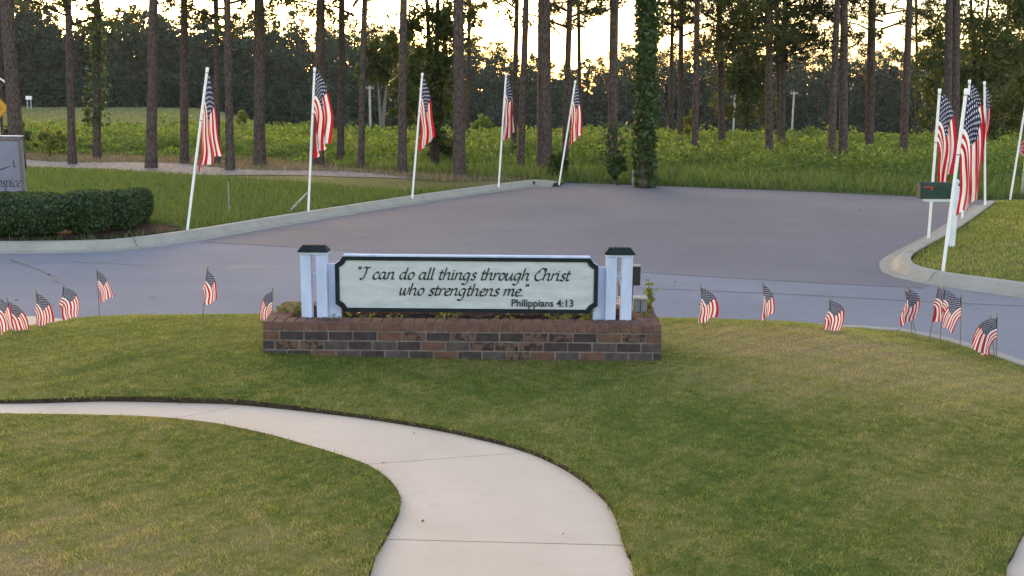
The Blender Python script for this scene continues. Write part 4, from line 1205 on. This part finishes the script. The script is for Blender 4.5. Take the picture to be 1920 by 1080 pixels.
def weeds(n):
    m = n*3
    Y = 27+37*rng.uniform(0, 1, m)**.9; X = rng.uniform(-1, 1, m)*(.64*Y)
    t = X/Y
    lo_ = np.where(t < .03, np.interp(X, [p[0] for p in track_line], [p[1] for p in track_line])+3.0, np.interp(X, [p[0] for p in fe], [p[1] for p in fe])+1.6+1.2*np.sin(X*.8)**2)
    hi = np.where(t < -.12, 60.0, 58.0)
    k = (Y > lo_) & (Y < hi+2*np.sin(X*.3)) & ~inside(road_poly, X, Y)
    X, Y, lo_ = X[k][:n], Y[k][:n], lo_[k][:n]
    return X, Y, np.clip((Y-lo_)/4.0, .25, 1)
X, Y, ed = weeds(190000)
hm = mound(X, Y)*ed
Z = field_z(X, Y)+hm*(1-.85*rng.uniform(0, 1, len(X))**1.3)
sz = rng.uniform(.09, .20, len(X))*np.clip(Y/40, .8, 1.3)
patch = .5+.5*wobble(X, Y, .28, 5)
tag(link('weeds', leaf_mesh('weeds', np.column_stack([X, Y, Z]), sz, np.clip(.05+.45*patch+.35*(hm-.3)+rng.uniform(-.3, .45, len(X)), 0, 1), .55), None, 'weed_leaf'), 'mass of bright green weeds covering the field under the pines', 'weeds', None, 'stuff')  # shade of the hollows painted in: leaves of low clumps get darker tones
m_far = blades('meadow_grass', 40000, poly_sampler(-90, -8, 58, 132, lambda X, Y: (X/Y < -.10) & (abs(X) < .64*Y)), field_z, (.05, .14), (.02, .035), 'meadow_blade', .8, label='smooth pale green meadow rising towards the left woods')

# ------------------------------------------------------------------ pines
def pine_crown(seed, z0, z1, rad, nb, tuft=13, dead=0):
    r = np.random.default_rng(seed)
    V = []; Fc = []; P0 = []; br = MB()
    for i in range(nb):
        f = (i+.5)/nb
        z = z0+(z1-z0)*f; a = i*2.4+r.uniform(-.5, .5)
        ln = rad*(1-.55*f)*r.uniform(.6, 1.1)
        tip = np.array([math.cos(a)*ln, math.sin(a)*ln, ln*r.uniform(-.12, .30)])
        mid = tip*.5+np.array([0, 0, .06*ln])
        br.tube([(0, 0, z), tuple(mid+[0, 0, z]), tuple(tip+[0, 0, z])], [.05, .03, .012], 5, caps=False)
        for k in range(tuft):
            q = r.uniform(.28, 1.05)
            c = tip*q+np.array([0, 0, z+.1*ln*q*(1-q)])+r.normal(size=3)*.16*ln*np.array([1, 1, .5])
            P0.append(c)
    P0 = np.array(P0)
    m = 15
    C = np.repeat(P0, m, 0)
    d = r.normal(size=(len(C), 3)); d[:, 2] += .25; d /= np.linalg.norm(d, axis=1)[:, None]
    e = r.normal(size=(len(C), 3)); e -= d*(e*d).sum(1)[:, None]; e /= np.linalg.norm(e, axis=1)[:, None]
    ln = r.uniform(.16, .36, len(C))[:, None]; w = .026
    base = C+r.normal(size=C.shape)*.06
    Vn = np.stack([base-e*w, base+e*w, base+d*ln+e*w*.3, base+d*ln-e*w*.3], 1).reshape(-1, 3)
    rn = np.repeat(r.uniform(0, .7, len(P0)), m)+r.uniform(0, .3, len(C))
    return np_mesh('crown', Vn, np.arange(len(Vn)).reshape(-1, 4), rn), br.mesh('branches')
CR = {}
for k, a in {'high': (301, 11, 20, 3.2, 26), 'mid': (302, 6.2, 15, 3.0, 30), 'low': (303, 4.6, 14, 2.7, 34), 'tuft': (304, 5.2, 13, 1.6, 26), 'thick': (305, 3.6, 14, 3.3, 46, 18)}.items():
    c, b = pine_crown(*a)
    c.materials.append(MATS['pine_needle']); b.materials.append(MATS['dark_bark'])
    CR[k] = (c, b)
def ivy_on(t, r0, z0, z1, n, seed, thick=.12, lean=(0, 0)):
    r = np.random.default_rng(seed)
    z = r.uniform(z0, z1, n); a = r.uniform(0, 6.28, n)
    env = .45+1.1*(.5+.5*np.sin(z*1.9+a*1.0+seed)*np.cos(z*.83-a*2.0))
    rad = r0*.8+thick*r.uniform(0, 1, n)**1.4*env*1.3
    P = np.column_stack([np.cos(a)*rad+lean[0]*z, np.sin(a)*rad+lean[1]*z, z])
    link('ivy', leaf_mesh('ivy', P, r.uniform(.10, .18, n), r.uniform(0, 1, n), .8, r=r), t, 'ivy_leaf')
def pine(label, ub, vb, ut, wpx, crown, ivy=None, H=None, dbl=None):
    yh = 167+(ub-960)*.0087
    cover = .55 if vb < 290 else (.25 if vb < 300 else 0.0)
    D = (2.65-cover)*F/(vb-yh)
    x, z = at(ub, vb, D)
    zb = float(field_z(np.array([x]), np.array([D]))[0])
    tx, tz = at(ut, 0, D)
    lean = (tx-x)/(tz-z)
    x = x-lean*(z-zb)
    t = thing('pine_tree', label, 'tree', (x, D, zb), 0, 'tall pines standing along the field')
    r0 = wpx/F*D/2/.93
    H = H or random.uniform(17, 21)
    r = np.random.default_rng(int(ub*7+vb))
    tr = link('trunk', trunk_mesh(r0, H, (lean, 0), r=r, flare=.22), t, 'pine_bark')
    cm, bm_ = CR[crown]
    c = link('crown', cm, t); b = link('branches', bm_, c)
    a = r.uniform(0, 6.28); s = r.uniform(.9, 1.12)
    c.rotation_euler = (0, lean, a); c.scale = (s, s, s)
    if ivy: ivy_on(t, r0, ivy[0], ivy[1], ivy[2], int(ub), ivy[3], (lean, 0))
    return t
PINES = [
 ('dark pine at the extreme left picture edge behind the yellow sign', -2, 262, -6, 14, 'high'),
 ('thick pine just right of the yellow diamond sign', 32, 286, 14, 25, 'high'),
 ('slim pine second from the yellow sign, plain bark', 135, 275, 128, 14, 'low'),
 ('leafy vined pine third from the yellow sign', 182, 267, 181, 14, 'mid', (1.2, 9.5, 1500, .25)),
 ('pine standing at the track edge halfway between hedge end and first tall flag', 284, 298, 287, 19, 'high'),
 ('pine just left of the first tall flag', 346, 303, 344, 15, 'high'),
 ('thin pine right behind the first tall flag', 407, 276, 404, 11, 'low'),
 ('pine a little right of the first tall flag', 431, 284, 427, 15, 'low'),
 ('stout pine midway between the first and second tall flags', 486, 309, 487, 21, 'high'),
 ('pine directly behind the second tall flag', 597, 309, 602, 19, 'high'),
 ('dark pine just right of the second tall flag', 638, 291, 640, 13, 'low'),
 ('slim leaning pine midway between the second and third tall flags', 677, 284, 683, 12, 'low'),
 ('pine just left of the third tall flag', 754, 322, 757, 16, 'high'),
 ('stout pine midway between the third and fourth tall flags', 861, 328, 860, 22, 'high'),
 ('thin distant pine tight behind the stout pine right of the third flag', 877, 250, 880, 8, 'tuft'),
 ('thin pine right behind the fourth tall flag', 964, 268, 970, 10, 'mid'),
 ('slender pine between the fourth tall flag and the thickest trunk', 977, 286, 987, 13, 'mid'),
 ('thickest pine trunk, just left of the fifth tall flag', 1022, 318, 1019, 27, 'high'),
 ('pine right behind the pole of the fifth tall flag', 1060, 280, 1068, 12, 'low'),
 ('thin pine touching the fifth tall flag on its right', 1087, 246, 1084, 8, 'tuft'),
 ('pine with a bushy foot between the fifth flag and the ivy trunk', 1148, 318, 1153, 18, 'high', (0, 1.6, 420, .35)),
 ('ivy covered pine by the short grey marker post', 1208, 342, 1214, 24, 'mid', (0, 10, 7500, .17)),
 ('thin distant pine first to the right of the ivy covered trunk', 1257, 249, 1262, 8, 'tuft'),
 ('slim pine second to the right of the ivy covered trunk', 1276, 259, 1278, 10, 'low'),
 ('slim pine third to the right of the ivy covered trunk', 1303, 274, 1308, 12, 'mid'),
 ('bushy crowned pine left of the two pale utility poles', 1354, 260, 1348, 13, 'thick'),
 ('dark pine between the two pale utility poles, left one of three', 1442, 274, 1442, 14, 'thick'),
 ('thin leaning pine between the two pale utility poles, middle of three', 1462, 264, 1456, 9, 'low'),
 ('pine between the two pale utility poles, right one of three', 1466, 268, 1472, 12, 'thick'),
 ('left pine of the close pair right of the utility poles', 1559, 295, 1570, 13, 'mid'),
 ('right pine of the close pair right of the utility poles', 1580, 306, 1584, 16, 'high'),
 ('pine midway between the close pair and the mailbox', 1630, 270, 1636, 16, 'low'),
 ('leaning pine left of the mailbox', 1694, 279, 1706, 14, 'mid'),
 ('thin distant pine just left of the mailbox flags', 1720, 246, 1718, 6, 'low'),
 ('left trunk of the joined pair behind the mailbox flags', 1776, 284, 1779, 15, 'high'),
 ('right trunk of the joined pair behind the mailbox flags', 1789, 290, 1793, 16, 'high'),
 ('thin distant pine at the right picture edge above the stop sign', 1888, 246, 1890, 6, 'thick'),
]
for p in PINES: pine(*p)

# ------------------------------------------------------------------ broadleaf trees and bushes near the pines
def broadleaf(label, ub, vb, D, stems, blobs, n, size, seed, mat='tree_leaf', name='leafy_tree', cat='tree', group=None, barkm='dark_bark', th=.14):
    # blobs: (u, v, ru, rv) in photo measure at distance D, dy offset
    r = np.random.default_rng(seed)
    x, z = at(ub, vb, D)
    zb = float(field_z(np.array([x]), np.array([D]))[0])
    t = thing(name, label, cat, (x, D, zb), 0, group)
    mb = MB()
    for ut, vt in stems:
        tx, tz = at(ut, vt, D)
        dx, dz = tx-x, tz-zb
        mb.tube([(0, 0, -.1), (dx*.25, .05, dz*.35), (dx*.7, .1, dz*.7), (dx, 0, dz)], [th, th*.8, th*.55, th*.2], 8)
    mb.build('trunk', barkm, t)
    P = []
    tot = sum(b[2]*b[3] for b in blobs)
    for u, v, ru, rv in blobs:
        bx_, bz = at(u, v, D)
        m = int(n*ru*rv/tot)
        k = max(3, int(m/55))                       # leaf clumps inside each bough
        cl = blob_points(k, (bx_-x, r.uniform(-.3, .3)*ru/F*D, bz-zb), (ru/F*D, ru/F*D*.9, rv/F*D), r, .3)
        q = cl[r.integers(0, k, m)]+r.normal(size=(m, 3))*min(ru, rv)/F*D*.17
        P.append(q)
    P = np.concatenate(P); P = P[P[:, 2] > .05]
    link('crown', leaf_mesh('crown', P, r.uniform(*size, len(P)), r.uniform(0, 1, len(P)), .6, r=r), t, mat)
    return t
broadleaf('dark leafy tree with several stems right behind the third tall flag', 815, 300, 36, [(797, -60), (822, -80), (838, 20)],
    [(800, 40, 55, 45), (765, 75, 40, 30), (840, 90, 45, 50), (790, 140, 60, 45), (835, 170, 45, 45), (850, 30, 40, 40), (765, 165, 35, 40), (820, 230, 40, 45), (800, -60, 90, 60), (760, 200, 25, 35)], 9500, (.10, .20), 401)
broadleaf('huge dark leafy tree behind the mailbox flags', 1830, 262, 52, [(1820, -100), (1860, -60)],
    [(1760, 140, 50, 60), (1810, 60, 60, 60), (1880, 110, 60, 60), (1830, 170, 70, 60), (1905, 190, 50, 50), (1770, 210, 55, 40), (1740, 90, 35, 40), (1900, 20, 50, 45), (1850, -60, 110, 60), (1850, 225, 60, 30)], 15000, (.14, .26), 402)
broadleaf('second dark leafy tree at the right picture edge', 1925, 262, 56, [(1935, -60)], [(1935, 120, 50, 70), (1950, 40, 60, 50), (1920, 200, 45, 45), (1990, 150, 60, 90)], 7000, (.14, .26), 403)
broadleaf('leafy tree hanging between the pine trio and the utility poles', 1400, 262, 58, [(1400, -20), (1380, 40)],
    [(1380, 80, 40, 45), (1410, 30, 45, 40), (1395, 140, 45, 40), (1425, 110, 30, 40), (1370, 180, 40, 45), (1420, 190, 40, 40)], 8000, (.14, .26), 404)
broadleaf('pale barked double trunk tree seen left of the third tall flag', 716, 232, 62, [(708, 150), (726, 140)], [(700, 130, 35, 30), (735, 120, 40, 30), (715, 95, 45, 30)], 4200, (.16, .30), 405, barkm='pale_bark', th=.13)
for lab, u, v, ru, rv, D, seed, mt in (
 ('dark bush at the foot of the pine left of the ivy trunk', 1158, 312, 15, 22, 31.2, 411, 'ivy_leaf'),
 ('small dark bush at the foot of the thickest pine', 1046, 305, 16, 26, 33, 412, 'tree_leaf'),
 ('bright young bush between slim pines right of the ivy trunk', 1292, 228, 11, 26, 50, 413, 'sapling_leaf'),
 ('low bush below the stems of the dark leafy tree', 830, 272, 26, 22, 38, 414, 'tree_leaf'),
 ('yellow green bush left of the stout pine between first two flags', 452, 222, 10, 12, 60, 415, 'sapling_leaf'),
 ('bush at the foot of the leafy vined pine', 172, 228, 14, 22, 56, 416, 'tree_leaf'),
 ('bright clump of weeds standing by the name board', 92, 262, 40, 22, 40, 417, 'sapling_leaf'),
 ('rounded bush left of the thick pine pair by the fourth flag', 905, 235, 20, 16, 56, 418, 'weed_leaf'),
 ('dark bush at the very left below the yellow sign', 10, 250, 40, 22, 42, 419, 'tree_leaf'),
):
    broadleaf(lab, u, v+rv, D, [(u-3, v), (u+5, v-rv*.4)], [(u, v, ru, rv), (u-ru*.4, v+rv*.4, ru*.7, rv*.6), (u+ru*.4, v+rv*.3, ru*.6, rv*.7)], 1700, (.09, .17), seed, mt, 'bush', 'bush', 'bushes under the pines', th=.02)

# ------------------------------------------------------------------ woods
sky_line = [(-500, 40), (-200, 30), (0, -10), (60, 0), (95, 40), (150, 66), (190, 62), (225, 38), (270, 30), (320, 50), (380, 52), (440, 58), (500, 30), (540, 40), (590, 66), (640, 58), (690, 45), (740, 62), (800, 90), (860, 100), (905, 78), (950, 92), (1000, 120), (1050, 128), (1110, 112), (1170, 92), (1230, 104), (1300, 96), (1400, 92), (1480, 84), (1560, 92), (1640, 96), (1720, 92), (1800, 90), (1920, 80), (2200, 60), (2500, 60)]
def front(u): return np.interp(u, [-500, 0, 500, 900, 1400, 1920, 2500], [128, 132, 140, 165, 172, 160, 150])
WV = []; WR = []; TV = MB()
sky_line = [(u, v-(34 if u < 880 else 16)) for u, v in sky_line]
r = np.random.default_rng(500)
def wood_tree(u, D, vtop, dens=1.0, rmin=.14):
    x, zt = at(u, vtop, D)
    zb = float(field_z(np.array([x]), np.array([D]))[0])
    H = zt-zb
    if H < 3: return
    R_ = H*r.uniform(.27, .36)
    hue = r.uniform(0, 1)
    nb = r.integers(15, 22)
    tot = int(4600*dens)
    for k in range(nb):
        f = k/(nb-1)
        z = zb+H*(.06+.87*f)
        wr = R_*(1.0-.58*max(0, f-.4)/.6)
        a = r.uniform(0, 6.28); q = wr*r.uniform(.2, .75)
        rad = wr*r.uniform(.28, .52)
        c = (x+q*math.cos(a), D+q*math.sin(a), min(z, zt-rad*.6))
        m = int(tot/nb*(1.25-.5*f)); kc = 10
        cl = blob_points(kc, c, (rad, rad, rad*.75), r, .5)
        P = cl[r.integers(0, kc, m)]+r.normal(size=(m, 3))*rad*np.array([.26, .26, .18])
        P[:, 2] = np.maximum(P[:, 2], zb+.2)
        WV.append(leaf_arrays(P, r.uniform(.30, .75, m)*(1.05-.45*f), .7, r)); WR.append(np.clip(hue*.55+r.uniform(-.1, .5, m), 0, 1))
    TV.tube([(x, D, zb-.3), (x+r.uniform(-.3, .3), D, zb+H*.5), (x, D, zb+H*.85)], [.022*H, .014*H, .004*H], 6, caps=False)
for row, (dd, sp, dv) in enumerate(((0, 34, 50), (8, 36, 18), (17, 30, -6), (27, 30, 40))):
    u = -330.0+row*11
    while u < 2260:
        jl = r.uniform(-.5, .5)*sp
        vt = np.interp(u+jl, [p[0] for p in sky_line], [p[1] for p in sky_line])+dv*r.uniform(.2, 1.6)+r.uniform(-6, 10)
        wood_tree(u+jl, front(u)+dd+r.uniform(-3, 3), vt, (1.0, .9, .9, .85)[row])
        u += sp*r.uniform(.8, 1.2)
u = np.array([])
m = 60000
uu = r.uniform(-350, 2300, m); DD = front(uu)-4+r.uniform(0, 1, m)**2*14
d0 = np.array([ray(a, 220) for a in (0.0, 1000.0)])
xs = np.array([at(a, 200, b)[0] for a, b in zip(uu, DD)])
zz = field_z(xs, DD)+(2.0+3.6*(.5+.5*wobble(xs, DD, .35)))*r.uniform(0, 1, m)**.8
WV.append(leaf_arrays(np.column_stack([xs, DD, zz]), r.uniform(.4, .8, m), .6, r)); WR.append(r.uniform(0, .8, m))
WV = np.concatenate(WV); WR = np.concatenate(WR)
wood = link('woodland', np_mesh('woodland', WV, np.arange(len(WV)).reshape(-1, 3), WR), None, 'wood_leaf')
tag(wood, 'dense dark green woods closing off the field', 'woods', None, 'stuff')
wt = TV.build('woodland_trunks', 'dark_bark', wood)
wt['kind'] = 'stuff'

# ------------------------------------------------------------------ utility poles, wires, far box
tops = []
for lab, u, vt, vb, D in (('pale utility pole left of the third tall flag', 693, 160, 226, 118), ('left one of the two pale utility poles before the woods', 1378, 178, 245, 140), ('right one of the two pale utility poles before the woods', 1489, 171, 244, 138)):
    x, z = at(u, vt, D); zb = float(field_z(np.array([x]), np.array([D]))[0])
    t = thing('utility_pole', lab, 'pole', (x, D, zb), 0, 'pale utility poles by the woods')
    MB().tube([(0, 0, -.3), (0, 0, z-zb)], [.15, .11], 8).build('pole', 'wood_pole', t)
    MB().bbox(-.5, .5, -.06, .06, z-zb-.35, z-zb-.22, .01).build('crossarm', 'wood_pole', t)
    for dx in (-.42, 0.1, .42): MB().tube([(dx, 0, z-zb-.22), (dx, 0, z-zb-.05)], .05, 6).build('insulator', 'grey_steel', t)
    tops.append((x, D, z))
def wire(label, a, b, sag):
    pts = [(a[0]+(b[0]-a[0])*k/16, a[1]+(b[1]-a[1])*k/16, a[2]+(b[2]-a[2])*k/16-sag*4*(k/16)*(1-k/16)) for k in range(17)]
    tag(MB().tube(pts, .022, 5).build('power_line', 'black_plastic'), label, 'wire', 'power lines before the woods')
x0, z0 = at(-60, 115, 96)
wire('power line running left from the pole by the third tall flag', (x0, 96, z0), tops[0], .8)
wire('power line spanning the field between left pole and right pole pair', tops[0], tops[1], 1.2)
wire('short power line joining the two pale poles on the right', tops[1], tops[2], .2)
x0, z0 = at(1990, 160, 125)
wire('power line running right from the rightmost pale pole', tops[2], (x0, 125, z0), .8)
FD = 118.0
x, z = at(53, 201, FD)
zb = float(field_z(np.array([x]), np.array([FD]))[0])
FB = thing('field_box', 'small pale box on two legs at the far end of the meadow', 'box', (x, FD, zb))
xa, za = at(49, 180, FD); xb, zc = at(59, 187, FD)
MB().bbox(xa-x, xb-x, -.2, .2, zc-zb, za-zb, .03).build('box', 'pvc', FB)
for q in (.15, .85): MB().bbox(xa-x+(xb-xa)*q-.05, xa-x+(xb-xa)*q+.05, -.05, .05, -.3, zc-zb, .01).build('leg', 'wood_pole', FB)

# ------------------------------------------------------------------ fallen leaves
r = np.random.default_rng(900)
P = []
for _k in range(150):
    u, v = r.uniform(0, 1920), r.uniform(385, 590)
    x, y = gp(u, v, ZR)
    if inside(road_poly, np.array([x]), np.array([y]))[0]: P.append((x, y, ZR+.016))
for q in range(0, len(left_back_s), 1):
    x, y = left_back_s[q]
    if x > -12 and r.uniform() < .8:
        P.append((x+r.uniform(.3, .65), y-r.uniform(.35, .6), ZR+.025))
for _k in range(40):
    k = r.integers(0, len(oc_s)-30); t_ = r.uniform(.05, .95)
    j = int(k/len(oc_s)*len(ic_s)); x = oc_s[k][0]*(1-t_)+ic_s[j][0]*t_; y = oc_s[k][1]*(1-t_)+ic_s[j][1]*t_
    if inside(walk_poly, np.array([x]), np.array([y]))[0]: P.append((x, y, .006))
P = np.array(P); n = len(P)
a = r.uniform(0, 6.28, n); s_ = r.uniform(.012, .05, n)*np.where(P[:, 2] > -.1, .45, 1.0)
dx = np.column_stack([np.cos(a), np.sin(a), r.uniform(-.1, .1, n)])*s_[:, None]; dy_ = np.column_stack([-np.sin(a), np.cos(a), r.uniform(-.1, .3, n)])*s_[:, None]*.4
V = np.stack([P-dx, P+dy_, P+dx, P-dy_], 1).reshape(-1, 3)
simple('dead_leaf', (0.05, 0.032, 0.02), (0.12, 0.08, 0.045), 9, 0.9, 0.1, kind='pos')
tag(link('fallen_leaves', np_mesh('fallen_leaves', V, np.arange(4*n).reshape(-1, 4)), None, 'dead_leaf'), 'scattered dead leaves on the street and sidewalk', 'leaves', None, 'stuff')

# ------------------------------------------------------------------ evening haze over the field
hz_m, nt, out = nodes_of('haze')
pv = nt.nodes.new('ShaderNodeVolumePrincipled')
pv.inputs['Color'].default_value = (0.93, 0.93, 0.96, 1)
pv.inputs['Density'].default_value = 0.00012
pv.inputs['Anisotropy'].default_value = 0.3
nt.links.new(pv.outputs[0], out.inputs['Volume'])
tag(MB().box(-430, 430, -45, 430, -9.0, 27.0).build('haze', 'haze'), 'thin pale evening haze over the field', None, None, 'stuff')
